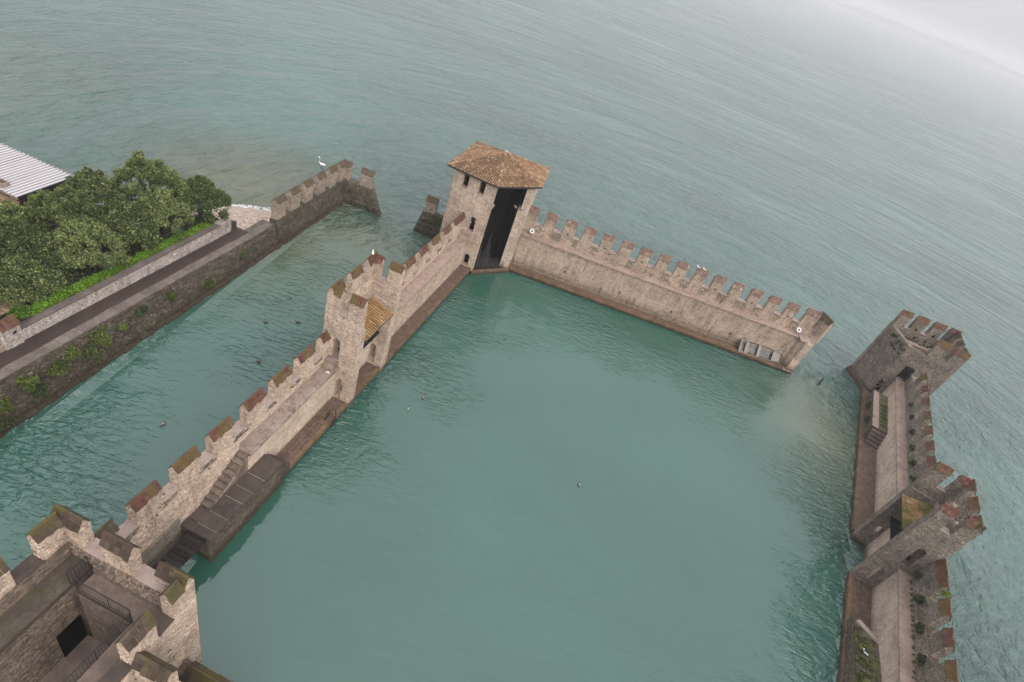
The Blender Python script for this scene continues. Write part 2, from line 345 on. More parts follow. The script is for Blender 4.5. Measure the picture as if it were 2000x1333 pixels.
def stones(face, z0, z1, rowh=(0.16, 0.3), ln=(0.25, 0.65), dep=(0.012, 0.05), hole=None, a0=0.0, a1=None, keep=1.0):
    """Courses of uneven stones covering a face: list of (face, a0, a1, z0, z1, depth)."""
    res = []; a1 = face.L if a1 is None else a1; z = z0
    while z < z1-0.05:
        h = random.uniform(*rowh); zt = min(z+h, z1)
        if z1-zt < 0.08: zt = z1
        a = a0+random.uniform(-0.2, 0.0)
        while a < a1-0.04:
            l = random.uniform(*ln); b = min(a+l, a1); aa = max(a, a0)
            if b-aa > 0.08 and random.random() < keep and not (hole and hole((aa+b)/2, (z+zt)/2)):
                res.append((face, aa, b, z, zt, random.uniform(*dep)))
            a = b
        z = zt
    return res
def stone_pts(r, rnd=random):
    f, a0, a1, z0, z1, d = r; g = 0.012; i = min(0.035, 0.18*min(a1-a0, z1-z0))
    j = lambda k: rnd.uniform(-k, k)
    q = min(0.05, 0.16*(z1-z0))
    g = 0.018
    A = [(a0+g+j(q*.6), z0+g+j(q)), (a1-g+j(q*.6), z0+g+j(q)), (a1-g+j(q*.6), z1-g+j(q)), (a0+g+j(q*.6), z1-g+j(q))]
    ca, cz = (a0+a1)/2, (z0+z1)/2
    back = [f.p(a, z, -0.03) for a, z in A]
    front = [f.p(ca+(a-ca)*(1-2*i/(a1-a0)), cz+(z-cz)*(1-2*i/(z1-z0)), d+j(0.008)) for a, z in A]
    return back+front
SF = [(4, 5, 6, 7), (0, 1, 5, 4), (1, 2, 6, 5), (2, 3, 7, 6), (3, 0, 4, 7)]
def split_under(recs, fr, spans, z0, z1, w0=-0.1):
    a, b = [], []
    for r in recs:
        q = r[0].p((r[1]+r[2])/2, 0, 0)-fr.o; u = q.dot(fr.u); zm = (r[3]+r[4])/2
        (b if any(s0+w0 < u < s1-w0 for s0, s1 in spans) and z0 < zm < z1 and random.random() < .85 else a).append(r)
    return a, b
def face_stones(recs, m, parent, n_single=0, name='stone'):
    """The nearest n_single stones become parts of their own, the rest one joined facing."""
    cp = Vector((0, 0, CAMH))
    if n_single:
        recs = sorted(recs, key=lambda r: (r[0].p((r[1]+r[2])/2, (r[3]+r[4])/2, 0)-cp).length/math.sqrt((r[2]-r[1])*(r[4]-r[3])))
    for r in recs[:n_single]:
        mb = MB(); mb.add(stone_pts(r), SF, 0.0)
        mb.build(name, m, parent)
    rest = recs[n_single:]
    if rest:
        mb = MB()
        for r in rest: mb.add(stone_pts(r), SF)
        mb.build('stone_facing', m, parent, 'stuff')

def wall_grid(mb, fr, axis, a0, a1, t0, t1, z0, z1, holes=()):
    """Solid wall slab with real openings. axis 'u' runs along u (t = n range) or 'n'. holes: (a0,a1,z0,z1,arched)."""
    hs = []
    for h in holes:
        if len(h) > 4 and h[4]:
            k = 8; w_ = (h[1]-h[0]); r_ = w_/2
            for i in range(k):
                x0 = h[0]+w_*i/k; x1 = h[0]+w_*(i+1)/k; xm = (x0+x1)/2-(h[0]+h[1])/2
                hs.append((x0, x1, h[2], h[3]-r_+math.sqrt(max(0, r_*r_-xm*xm))))
        else: hs.append(h[:4])
    cuts = sorted(set([a0, a1]+[x for h in hs for x in h[:2] if a0 < x < a1]))
    for x0, x1 in zip(cuts[:-1], cuts[1:]):
        xm = (x0+x1)/2; hh = sorted([(h[2], h[3]) for h in hs if h[0] < xm < h[1]])
        z = z0; spans = []
        for b, t_ in hh:
            if b > z: spans.append((z, b))
            z = max(z, t_)
        if z < z1: spans.append((z, z1))
        for b, t_ in spans:
            if axis == 'u': mb.box(fr, x0, x1, t0, t1, b, t_, 0.3)
            else: mb.box(fr, t0, t1, x0, x1, b, t_, 0.3)
def inhole(holes, a, z, off=0.0, sgn=1, pad=0.06):
    for h in holes:
        if h[0]-pad < off+sgn*a < h[1]+pad and h[2]-pad < z < h[3]+pad: return True
    return False

def merlon(parent, fr, axis, a0, a1, t0, t1, zb, ze, zr, stone, tile, cols=7, rows=2, single=False, facing=True, ends=(1, 1), label=None):
    """One merlon: stone body with gabled top, facing stones, two pitches of cap tiles and ridge tiles (sub-parts)."""
    P = (lambda a, t_, z: fr.P(a, t_, z)) if axis == 'u' else (lambda a, t_, z: fr.P(t_, a, z))
    tm = (t0+t1)/2; mb = MB(); J = lambda k=.03: random.uniform(-k, k)
    mb.hexa([P(a0, t0, zb), P(a1, t0, zb), P(a1, t1, zb), P(a0, t1, zb), P(a0, t0, ze), P(a1, t0, ze), P(a1, t1, ze), P(a0, t1, ze)], 0.4)
    mb.add([P(a0, t0, ze), P(a0, t1, ze), P(a0, tm, zr), P(a1, t0, ze), P(a1, t1, ze), P(a1, tm, zr)], [(0, 1, 2), (3, 5, 4), (0, 2, 5, 3), (1, 4, 5, 2)], 0.2)
    if facing:
        cs = [P(a0, t0, 0), P(a1, t0, 0), P(a1, t1, 0), P(a0, t1, 0)]
        ctr = (cs[0]+cs[2])/2
        for i in range(4):
            p0, p1 = cs[i], cs[(i+1) % 4]; F = Face(p0, p1)
            if (F.p(F.L/2, 0, 1)-ctr).length < (F.p(F.L/2, 0, -1)-ctr).length: F = Face(p1, p0)
            for r in stones(F, zb, ze-0.02, (0.14, 0.26), (0.2, 0.5), (0.008, 0.04)): mb.add(stone_pts(r), SF)
    o = mb.build('merlon', stone, parent)
    if label: o['label'] = label
    ov = 0.07; th = 0.04; tl = MB() if not single else None
    slope = (zr-ze)/(tm-t0)
    for side in (-1, 1):
        te = tm+side*(tm-t0+ov)
        for r in range(rows):
            f0, f1 = r/rows, (r+1)/rows
            for k in range(cols):
                e = 0.006
                x0 = a0-0.04+(a1-a0+0.08)*k/cols+e; x1 = a0-0.04+(a1-a0+0.08)*(k+1)/cols-e
                ya = te+(tm-te)*f0+(-side*0.006 if r else 0)+side*random.uniform(-.03, .025)*(r == 0); yb = te+(tm-te)*f1
                zz = lambda y: zr-slope*abs(y-tm)+0.012
                if random.random() < 0.012 and not single: continue
                l = random.uniform(0, 0.022)+(0.012 if r else 0); x0 += random.uniform(-.012, .012); x1 += random.uniform(-.012, .012)
                q = [P(x0, ya, zz(ya)+l), P(x1, ya, zz(ya)+l), P(x1, yb, zz(yb)+l), P(x0, yb, zz(yb)+l)]
                c8 = q+[v+Vector((0, 0, th)) for v in q]
                if single:
                    t1b = MB(); t1b.hexa(c8, 0.0); t1b.build('tile', tile, o)
                else: tl.hexa(c8)
    nr = max(2, cols//2)
    for k in range(nr):
        x0 = a0-0.05+(a1-a0+0.1)*k/nr+0.004; x1 = a0-0.05+(a1-a0+0.1)*(k+1)/nr-0.004; hw = 0.085; zt = zr+0.085
        q = [P(x0, tm-hw, zr+0.02), P(x1, tm-hw, zr+0.02), P(x1, tm+hw, zr+0.02), P(x0, tm+hw, zr+0.02), P(x0, tm-0.035, zt), P(x1, tm-0.035, zt), P(x1, tm+0.035, zt), P(x0, tm+0.035, zt)]
        if single:
            t1b = MB(); t1b.hexa(q, 0.0); t1b.build('ridge_tile', tile, o)
        else: tl.hexa(q)
    if tl: tl.build('cap_tiles', tile, o, 'stuff')
    return o

def corner_merlon(parent, fr, uo, ui, ul, no, ni, nl, zb, ze, zr, stone, tile, cols=5, single=False):
    """L-shaped corner merlon: arm along u (outer face n=no) and arm along n (outer face u=uo); mitred as two merlons butted."""
    un = (min(uo, ul), max(uo, ul)); nn_ = (min(ni, nl), max(ni, nl))
    a = merlon(parent, fr, 'u', un[0], un[1], min(no, ni), max(no, ni), zb, ze, zr, stone, tile, cols, 2, single)
    b = merlon(parent, fr, 'n', nn_[0], nn_[1], min(uo, ui)+0.0, max(uo, ui), zb, ze-0.003, zr-0.003, stone, tile, max(2, int(cols*abs(nl-ni)/abs(ul-uo))), 2, single)
    return a, b

def cylinder_tiles(mb, tri, eave0, eave1, apex, pitch=0.2, ln=0.36, rad=0.085):
    """Pantiles on one roof plane: columns run from the eave towards the apex line, clipped by the polygon 'tri'."""
    e = (eave1-eave0); L = e.length; ed = e.normalized()
    nrm = ed.cross(apex-eave0).normalized()
    if nrm.z < 0: nrm = -nrm
    sd = nrm.cross(ed)
    if sd.z < 0: sd = -sd
    pts2 = [((p-eave0).dot(ed), (p-eave0).dot(sd)) for p in tri]
    def inside(x, y):
        r = False; j = len(pts2)-1
        for i in range(len(pts2)):
            (xi, yi), (xj, yj) = pts2[i], pts2[j]
            if (yi > y) != (yj > y) and x < (xj-xi)*(y-yi)/(yj-yi)+xi: r = not r
            j = i
        return r
    H = max(y for _, y in pts2); k = 3
    nx = int(L/pitch); ny = int(H/(ln*0.85))+1
    for i in range(nx):
        x = (i+0.5)*L/nx
        for j in range(ny):
            y0 = j*ln*0.85; y1 = y0+ln
            if not inside(x, (y0+y1)/2-0.05): continue
            l0 = 0.05+random.uniform(0, 0.02); l1 = 0.02
            jx = random.uniform(-0.012, 0.012); V = []
            for (y, l, rr) in ((y0, l0, rad*1.08), (y1, l1, rad*0.9)):
                for a in range(k+1):
                    an = math.pi*a/k
                    V.append(eave0+ed*(x+jx-math.cos(an)*rr)+sd*y+nrm*(l+math.sin(an)*rr*0.9))
            F = [(a, a+1, k+2+a, k+1+a) for a in range(k)]+[tuple(range(k+1))]
            mb.add(V, F)

def leaf_quads(mb, centers, radii, n, size, tn=(0, 1), flat=0.0):
    """n small leaf faces through each ellipsoid clump."""
    for cpos, rad in zip(centers, radii):
        d = rng.normal(size=(n, 3)); d /= np.linalg.norm(d, axis=1)[:, None]
        r = rng.random(n)**0.45
        p = np.array(cpos)+d*r[:, None]*np.array(rad)
        a = rng.normal(size=(n, 3)); a[:, 2] -= 0.4; a /= np.linalg.norm(a, axis=1)[:, None]
        b = np.cross(a, rng.normal(size=(n, 3))); b /= np.linalg.norm(b, axis=1)[:, None]
        sz = size*(0.6+0.8*rng.random(n)); sh = random.uniform(-0.12, 0.12)
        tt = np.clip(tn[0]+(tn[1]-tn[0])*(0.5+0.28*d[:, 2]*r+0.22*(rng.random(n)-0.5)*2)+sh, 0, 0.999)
        base = len(mb.v)
        A = a*sz[:, None]; Bv = b*(sz*0.34)[:, None]
        V = np.stack([p-A*0.5, p+Bv, p+A*0.6, p-Bv], axis=1).reshape(-1, 3)
        mb.v.extend(map(tuple, V.tolist())); mb.t.extend(np.repeat(tt, 4).tolist())
        mb.f.extend([(base+4*i, base+4*i+1, base+4*i+2, base+4*i+3) for i in range(n)])
def build_leaves(mb, name, m, parent=None, kind=None):
    me = bpy.data.meshes.new(name); me.from_pydata(mb.v, [], mb.f); me.materials.append(m)
    a = me.attributes.new('tint', 'FLOAT', 'POINT'); a.data.foreach_set('value', np.array(mb.t, dtype=np.float32))
    return link(name, me, parent, kind)

# ================================================================== SETTING
# ---- the lake -------------------------------------------------------
def lake():
    m, t, b = newmat('lake_water')
    p = wpos(t)
    at_c = N(t, 'Attribute'); at_c.attribute_name = 'calm'
    at_s = N(t, 'Attribute'); at_s.attribute_name = 'shoal'
    calm = at_c.outputs['Fac']; shoal = at_s.outputs['Fac']
    open_ = math_(t, 'SUBTRACT', 1.0, calm)
    # colour of the water body: turquoise silt, sandier over the shoals, uneven patches
    big = noise(t, p, 0.028, 4, 0.55)
    med = noise(t, scaled(t, p, (0.07, 0.13, 1), R(-20)), 1.0, 4, 0.6)
    deep = ramp(t, big, [(0.3, (0.019, 0.070, 0.050)), (0.55, (0.025, 0.084, 0.062)), (0.75, (0.031, 0.098, 0.073))])
    deep = mix(t, 1.0, deep, ramp(t, med, [(0.3, 0.94), (0.7, 1.06)]), 'MULTIPLY')
    col = mix(t, shoal, deep, ramp(t, med, [(0.3, (0.055, 0.07, 0.032)), (0.7, (0.10, 0.11, 0.056))]))
    openc = mix(t, 1.0, (0.046, 0.108, 0.088), ramp(t, big, [(0.3, 0.82), (0.7, 1.2)]), 'MULTIPLY')
    col = mix(t, math_(t, 'MULTIPLY', open_, math_(t, 'SUBTRACT', 1.0, shoal)), col, openc)
    t.links.new(col, b.inputs['Base Color'])
    dist = N(t, 'VectorMath', operation='LENGTH'); t.links.new(p, dist.inputs[0])
    t.links.new(math_(t, 'SUBTRACT', 1.70, math_(t, 'MULTIPLY', open_, 0.14)), b.inputs['IOR'])
    t.links.new(mapr(t, dist.outputs['Value'], 40, 900, 0.05, 0.12), b.inputs['Roughness'])
    # wind waves on the open lake: crests run across the wind; three sizes
    # the chop bends round the point on which the castle stands, so crests follow arcs about the dock
    off = N(t, 'VectorMath', operation='SUBTRACT'); t.links.new(p, off.inputs[0]); off.inputs[1].default_value = (20, 30, 0)
    so = N(t, 'SeparateXYZ'); t.links.new(off.outputs[0], so.inputs[0])
    rl = N(t, 'VectorMath', operation='LENGTH'); t.links.new(off.outputs[0], rl.inputs[0])
    th = math_(t, 'MULTIPLY', math_(t, 'ARCTAN2', so.outputs[0], so.outputs[1]), 90.0)
    arc = N(t, 'CombineXYZ'); t.links.new(th, arc.inputs[0]); t.links.new(rl.outputs['Value'], arc.inputs[1])
    arc = arc.outputs[0]
    w1 = noise(t, scaled(t, arc, (0.05, 0.17, 1)), 1.0, 3, 0.5, 0.6)
    w2 = noise(t, scaled(t, arc, (0.33, 0.62, 1), R(8)), 1.0, 4, 0.62, 1.3)
    w3 = noise(t, scaled(t, p, (1.3, 1.6, 1), R(-10)), 1.0, 3, 0.6, 0.5)
    gust = ramp(t, noise(t, scaled(t, p, (0.02, 0.035, 1), R(20)), 1.0, 3, 0.55), [(0.35, 0.4), (0.65, 1.3)])
    hopen = math_(t, 'ADD', math_(t, 'MULTIPLY', w1, 1.9), math_(t, 'MULTIPLY', gust, math_(t, 'ADD', math_(t, 'MULTIPLY', w2, 1.25), math_(t, 'MULTIPLY', w3, 0.30))))
    # sheltered water: almost flat, with patches of small ripples near the walls
    c1 = noise(t, scaled(t, p, (0.35, 0.6, 1), R(15)), 1.0, 2, 0.5, 0.8)
    c2 = noise(t, scaled(t, p, (1.0, 2.5, 1), R(-30)), 1.0, 3, 0.55, 0.9)
    patch = ramp(t, noise(t, p, 0.10, 3, 0.5), [(0.42, 0.12), (0.66, 1.0)])
    at_r = N(t, 'Attribute'); at_r.attribute_name = 'ripple'
    rip = math_(t, 'MULTIPLY', patch, math_(t, 'ADD', 0.12, at_r.outputs['Fac']))
    hcalm = math_(t, 'ADD', math_(t, 'MULTIPLY', c1, 0.05), math_(t, 'MULTIPLY', math_(t, 'MULTIPLY', c2, 0.26), rip))
    h = math_(t, 'ADD', math_(t, 'MULTIPLY', hopen, open_), math_(t, 'MULTIPLY', hcalm, calm))
    bm_ = N(t, 'Bump'); bm_.inputs['Distance'].default_value = 1.5
    t.links.new(mapr(t, dist.outputs['Value'], 90, 900, 1.0, 0.25), bm_.inputs['Strength'])
    t.links.new(h, bm_.inputs['Height']); t.links.new(bm_.outputs[0], b.inputs['Normal'])
    # fine sheet near the castle, coarse sheet out to the far shore
    xs = np.concatenate([[-6500, -2500, -900, -300, -130], np.arange(-70, 90.1, 1.0), [140, 320, 900, 2500, 6500]])
    ys = np.concatenate([[-600, -200, -60], np.arange(-12, 100.1, 1.0), [130, 200, 400, 1000, 2500, 4500, 6800]])
    X, Y = np.meshgrid(xs, ys); nx, ny = len(xs), len(ys)
    V = np.stack([X.ravel(), Y.ravel(), np.zeros(X.size)], 1)
    idx = np.arange(nx*ny).reshape(ny, nx)
    Fc = np.stack([idx[:-1, :-1].ravel(), idx[:-1, 1:].ravel(), idx[1:, 1:].ravel(), idx[1:, :-1].ravel()], 1)
    me = bpy.data.meshes.new('lake'); me.from_pydata(V.tolist(), [], Fc.tolist())
    x, y = V[:, 0], V[:, 1]
    def loc(fr):
        dx, dy = x-fr.o.x, y-fr.o.y
        return dx*fr.u.x+dy*fr.u.y, dx*fr.n.x+dy*fr.n.y
    sm = lambda v, a, b_: np.clip((v-a)/(b_-a), 0, 1)**2*(3-2*np.clip((v-a)/(b_-a), 0, 1))
    uW, nW = loc(W_); uN, nN = loc(N_); uE, nE = loc(E_); uB, nB = loc(B_)
    # sheltered: dock basin and the canal beside the bank
    basin = sm(-nW, -2.5, -1.0)*sm(-nN, -3, 0.0)*sm(-nE, -2.5, 0.0)
    mouth = sm(uN, 34, 46)*sm(y, 50, 66)
    basin = basin*(1-0.6*mouth)
    canal = sm(nW, 1.0, 3.0)*sm(-nB, -1, 1)*(1-sm(y, 50, 63))
    lee = 0.62*sm(x, 46, 60)*(1-sm(y, 42, 70))
    calm_ = np.clip(np.maximum.reduce([basin, canal, lee]), 0, 1)
    ripple = np.clip(np.maximum.reduce([basin*sm(-nW, 14, 0)*sm(uW, 6, 14), basin*sm(-nN, 20, 2), basin*sm(-nE, 16, 0), canal*0.9]), 0, 1)
    dbeach = np.hypot(x+35, y-56)
    shoal_ = np.maximum.reduce([0.95*(1-sm(dbeach, 4, 26))*(1-sm(calm_, 0, 1)*0.0), 0.8*np.exp(-((x+21)**2/90+(y-57)**2/45)), 0.5*canal*sm(y, 34, 60),
                                0.75*np.exp(-((x-37)**2/40+(y-55)**2/110)), 0.5*sm(-nE, 5, -1)*basin*sm(y, 30, 60)])  # dock-mouth patch: shallow bottom plus a dark reflection painted into the tint
    shoal_ = np.maximum(shoal_, 0.8*(1-sm(-x, -0, 1))*0)
    shoal_ = np.maximum(shoal_, 0.7*sm(-x, 44, 75)*(1-sm(y, 55, 90)))
    for nm, arr in (('calm', calm_), ('shoal', np.clip(shoal_, 0, 1)), ('ripple', ripple)):
        a = me.attributes.new(nm, 'FLOAT', 'POINT'); a.data.foreach_set('value', arr.astype(np.float32))
    me.materials.append(m)
    o = link('lake', me); tag(o, kind='structure'); return o
lake()

# ---- far shore ------------------------------------------------------
def far_hills():
    mb = MB(); k = 90; low = []; top = []
    m = plain('hazy_woodland', (0.05, 0.065, 0.05), 0.95, 0.3, scale=0.01)
    for i in range(k+1):
        a = R(-46+92*i/k); d = 6100
        h = 30+12*math.sin(i*0.31)+8*math.sin(i*0.83+1)+4*math.sin(i*2.3)
        low.append(Vector((d*math.sin(a), d*math.cos(a), -0.5))); top.append(Vector((d*1.05*math.sin(a), d*1.05*math.cos(a), max(16, h))))
    back = [Vector((p.x*1.08, p.y*1.08, -0.5)) for p in top]
    V = low+top+back; F = []
    n = k+1
    for i in range(k): F += [(i, i+1, n+i+1, n+i), (n+i, n+i+1, 2*n+i+1, 2*n+i)]
    mb.add(V, F, 0.5)
    o = mb.build('hills', m); tag(o, kind='structure')
far_hills()

# ---- haze over the lake --------------------------------------------
def haze():
    mb = MB(); fr = Fr((0, 0), 0.0)
    mb.box(fr, -2500, 7200, -7000, 7000, -1.0, 95.0)
    m = bpy.data.materials.new('lake_haze'); m.use_nodes = True; t = m.node_tree; t.nodes.clear()
    o = t.nodes.new('ShaderNodeOutputMaterial'); v = t.nodes.new('ShaderNodeVolumePrincipled')
    v.inputs['Color'].default_value = (0.97, 0.97, 0.985, 1); v.inputs['Density'].default_value = HAZE
    v.inputs['Anisotropy'].default_value = 0.0
    t.links.new(v.outputs[0], o.inputs['Volume'])
    ob = mb.build('haze', m); tag(ob, kind='stuff')
HAZE = 0.00036
haze()

# ================================================================== STRUCTURES
def merlon_row(parent, fr, starts, width, n0, n1, zb, ze, zr, stone, tile, cols, single_n=0, facing=True, jig=0.03):
    for i, a in enumerate(starts):
        j = random.uniform(-jig, jig)
        merlon(parent, fr, 'u', a, a+width+random.uniform(-jig, jig), n0, n1, zb, ze+j, zr+j, stone, tile, cols, 2, single=i < single_n, facing=facing)
def sills(parent, fr, axis, spans, t0, t1, z, m, th=0.06):
    for a0, a1 in spans:
        mb = MB()
        if axis == 'u': mb.box(fr, a0+0.01, a1-0.01, t0-0.05, t1+0.05, z, z+th)
        else: mb.box(fr, t0-0.05, t1+0.05, a0+0.01, a1-0.01, z, z+th)
        mb.build('sill', m, parent)
def part(parent, name, m, fr, *boxes):
    mb = MB()
    for b in boxes: mb.box(fr, *b)
    return mb.build(name, m, parent)
def paving(parent, fr, u0, u1, n0, n1, z, m, size=(0.3, 0.65), limit=300):
    """Uneven paving stones laid in rough courses, each a stone of its own."""
    n = n0; cnt = 0
    while n < n1-0.08:
        w_ = min(random.uniform(0.22, 0.42), n1-n)
        if n1-n-w_ < 0.12: w_ = n1-n
        u = u0
        while u < u1-0.06:
            l = min(random.uniform(*size), u1-u); g = 0.014; j = lambda: random.uniform(-0.018, 0.018)
            h = 0.03+random.uniform(0, 0.022)
            q = [(u+g+j(), n+g+j()), (u+l-g+j(), n+g+j()), (u+l-g+j(), n+w_-g+j()), (u+g+j(), n+w_-g+j())]
            mb = MB(); mb.hexa([fr.P(a, b, z-0.02) for a, b in q]+[fr.P(a, b, z+h+random.uniform(0, 0.01)) for a, b in q], 0.0)
            mb.build('paving_stone', m, parent); u += l; cnt += 1
        n += w_

# ---- west dock wall, near stretch (castle to gate tower) -------------
def west_near():
    fr = W_
    t = thing('dock_wall', 'pale battlemented dock wall with stairs and dark landing, running from the castle to the tile-roofed gate tower', 'wall', fr.P(5, 1.5, 0), 'walls around the dock')
    part(t, 'wall_body', m_plaster, fr, (5.45, 15.62, 1.33, 2.84, -0.8, 4.05))
    part(t, 'wall_body', m_pale, fr, (-4.54, 5.45, 2.02, 2.84, -0.8, 4.86))
    part(t, 'parapet', m_pale, fr, (-4.54, 5.45, 2.24, 2.88, 4.86, 5.36), (5.452, 15.62, 2.26, 2.88, 4.05, 5.36))
    st = [-1.94, 0.84, 3.57, 6.52, 9.28, 12.0, 14.73]; wd = 1.68
    merlon(t, fr, 'u', -4.5, -3.0, 2.27, 2.87, 5.36, 6.66, 7.12, m_pale, m_capbrown, 7)
    for i, a in enumerate(st):
        e = 15.6 if i == 6 else a+wd+random.uniform(-.03, .03)
        merlon(t, fr, 'u', a, e, 2.27, 2.87, 5.36, 6.70+random.uniform(-.03, .03), 7.15, m_pale, m_capred, 7, 2, single=True)
    sp = [(-3.0, st[0])]+[(a+wd, b) for a, b in zip(st[:-1], st[1:])]
    sills(t, fr, 'u', sp, 2.24, 2.88, 5.362, m_sill)
    recs = stones(ff(fr, -2.9, 2.02, 5.45, 2.02), 1.0, 4.84, (0.14, 0.26), (0.25, 0.6))
    recs = [r for r in recs if not (r[2] < 3.3 and r[3] < 3.2)]
    recs += stones(ff(fr, -4.5, 2.24, 15.6, 2.24), 4.9, 5.34, (0.15, 0.24), (0.22, 0.55))
    recs += stones(ff(fr, 5.5, 2.26, 15.6, 2.26), 4.24, 4.9, (0.15, 0.24), (0.22, 0.55))
    recs += stones(ff(fr, 15.6, 2.88, -4.5, 2.88), 0.2, 5.34, (0.2, 0.34), (0.35, 0.8))
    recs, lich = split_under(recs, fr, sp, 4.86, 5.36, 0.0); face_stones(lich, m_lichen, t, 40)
    face_stones(recs, m_pale, t, 220)
    # walkway with its overhanging edge slabs
    mb = MB(); mb.box(fr, 5.42, 15.62, 1.12, 2.26, 4.05, 4.2); mb.build('walkway', m_walkdark, t)
    part(t, 'step', m_walkdark, fr, (14.7, 15.62, 1.3, 2.25, 4.2, 4.55))
    part(t, 'step', m_walkdark, fr, (15.1, 15.62, 1.32, 2.24, 4.55, 4.9))
    part(t, 'render_panel', m_grey, fr, (-3.9, 0.32, 1.86, 2.02, -0.6, 3.15))
    # stairs: nine steps up to the walkway
    part(t, 'stair_base', m_pale, fr, *[(2.05+0.375*i, 5.42, 1.36, 2.02, 2.3, 2.36+0.2*i) for i in range(1, 9)])
    for i in range(9):
        part(t, 'step', m_step, fr, (2.0+0.375*i, 2.46+0.375*i, 1.3, 2.02, 2.42+0.2*i-0.07, 2.42+0.2*i+0.115))
    # landing pier with big dark slabs
    part(t, 'landing', m_pier, fr, (0.38, 7.08, -0.04, 2.02, -0.8, 2.27))
    edges = [0.36, 0.99, 1.97, 3.28, 4.22, 5.34, 7.12]
    for i in range(6):
        u0, u1 = edges[i]+0.012, edges[i+1]-0.012
        if i == 0:
            part(t, 'slab', m_slabdark, fr, (u0, u1, -0.08, 1.02, 2.27, 2.36)); part(t, 'slab', m_slabdark, fr, (u0, u1, 1.045, 2.02, 2.27, 2.36))
        else:
            n1 = 1.95 if i < 4 else 1.5
            part(t, 'slab', m_slabdark, fr, (u0, u1, -0.08, n1 if u1 < 2 else 1.3 if u1 < 5.4 else 1.35, 2.27, 2.355+0.01*(i % 2)))
            part(t, 'mortar_joint', m_mortar, fr, (edges[i]-0.01, edges[i]+0.01, -0.06, 1.3, 2.27, 2.345))
    rec = stones(ff(fr, 0.38, -0.04, 7.08, -0.04), 0.05, 2.25, (0.18, 0.32), (0.35, 0.8), (0.01, 0.05))
    rec += stones(ff(fr, 0.38, 2.0, 0.38, -0.04), 0.3, 2.25, (0.18, 0.32), (0.35, 0.8))
    face_stones(rec, m_pier, t, 60)
    part(t, 'waterline_footing', m_pier, fr, (0.3, 7.3, -0.2, 0.0, -0.8, 0.14))
    for i in range(3): part(t, 'step', m_slabdark, fr, (7.1+0.33*i, 7.45+0.33*i, -0.02, 1.33, -0.5, 2.02-0.42*i))
    # low quay
    part(t, 'ledge', m_quay, fr, (8.08, 15.7, 0.0, 1.33, -0.8, 0.68))
    for u in np.arange(8.1, 15.5, 0.82):
        part(t, 'kerb_stone', m_rust, fr, (u+0.01, min(u+0.81, 15.62), -0.06, 0.26, 0.3, 0.735+random.uniform(0, .02)))
    paving(t, fr, 8.1, 15.6, 0.28, 1.32, 0.68, m_quay)
west_near()

# ---- west dock wall, far stretch (gate tower to corner tower) --------
def west_far():
    fr = W_
    t = thing('dock_wall', 'warm stone dock wall with red-capped merlons leading up to the roofed corner tower', 'wall', fr.P(32, 1.5, 0), 'walls around the dock')
    part(t, 'wall_body', m_warm, fr, (21.9, 42.04, 1.25, 2.84, -0.8, 4.05))
    part(t, 'parapet', m_warm, fr, (21.9, 42.04, 2.26, 2.88, 4.05, 5.36))
    st = [22.55, 25.35, 28.15, 30.95, 33.7, 36.5, 39.22]; wd = 1.72
    for a in st+[41.9-0.0]:
        if a > 41: continue
        merlon(t, fr, 'u', a, a+wd, 2.27, 2.87, 5.36, 6.63+random.uniform(-.03, .03), 7.06, m_warm, m_capred, 6, 2, single=True)
    merlon(t, fr, 'u', 41.0, 42.03, 2.27, 2.87, 5.36, 6.6, 7.03, m_warm, m_capbrown, 4)
    sills(t, fr, 'u', [(a+wd, b) for a, b in zip(st, st[1:]+[41.0])], 2.24, 2.88, 5.362, m_sill)
    rec = stones(ff(fr, 21.95, 1.25, 42.0, 1.25), 0.8, 4.0, (0.14, 0.25), (0.22, 0.55), (0.004, 0.03))
    rec += stones(ff(fr, 21.95, 2.26, 42.0, 2.26), 4.24, 5.34, (0.15, 0.25), (0.22, 0.55))
    rec += stones(ff(fr, 42.0, 2.88, 21.95, 2.88), 0.2, 5.34, (0.2, 0.34), (0.35, 0.8))
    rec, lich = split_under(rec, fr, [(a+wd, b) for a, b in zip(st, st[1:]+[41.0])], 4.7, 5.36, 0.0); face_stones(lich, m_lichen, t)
    face_stones(rec, m_warm, t)
    mb = MB()
    u = 21.9
    while u < 42.0:
        l = min(random.uniform(1.4, 2.4), 42.04-u)
        part(t, 'walkway_slab', m_walk, fr, (u+.008, u+l-.008, 1.05, 2.26, 4.05, 4.2)); u += l
    part(t, 'step', m_walk, fr, (40.9, 42.04, 1.15, 2.25, 4.2, 4.7)); part(t, 'step', m_walk, fr, (41.4, 42.04, 1.16, 2.24, 4.7, 5.15))
    part(t, 'ledge', m_quay, fr, (15.7, 42.1, 0.02, 1.25, -0.8, 0.66))
    u = 15.75
    while u < 42:
        l = min(random.uniform(0.7, 1.2), 42.1-u); part(t, 'kerb_stone', m_rust, fr, (u+.01, u+l-.01, -0.06, 0.24, 0.25, 0.71+random.uniform(0, .02))); u += l
    for a in np.arange(23.5, 41, 3.4):
        part(t, 'putlog_hole', m_black, fr, (a, a+0.12, 1.236, 1.26, 2.5, 2.7))
west_far()

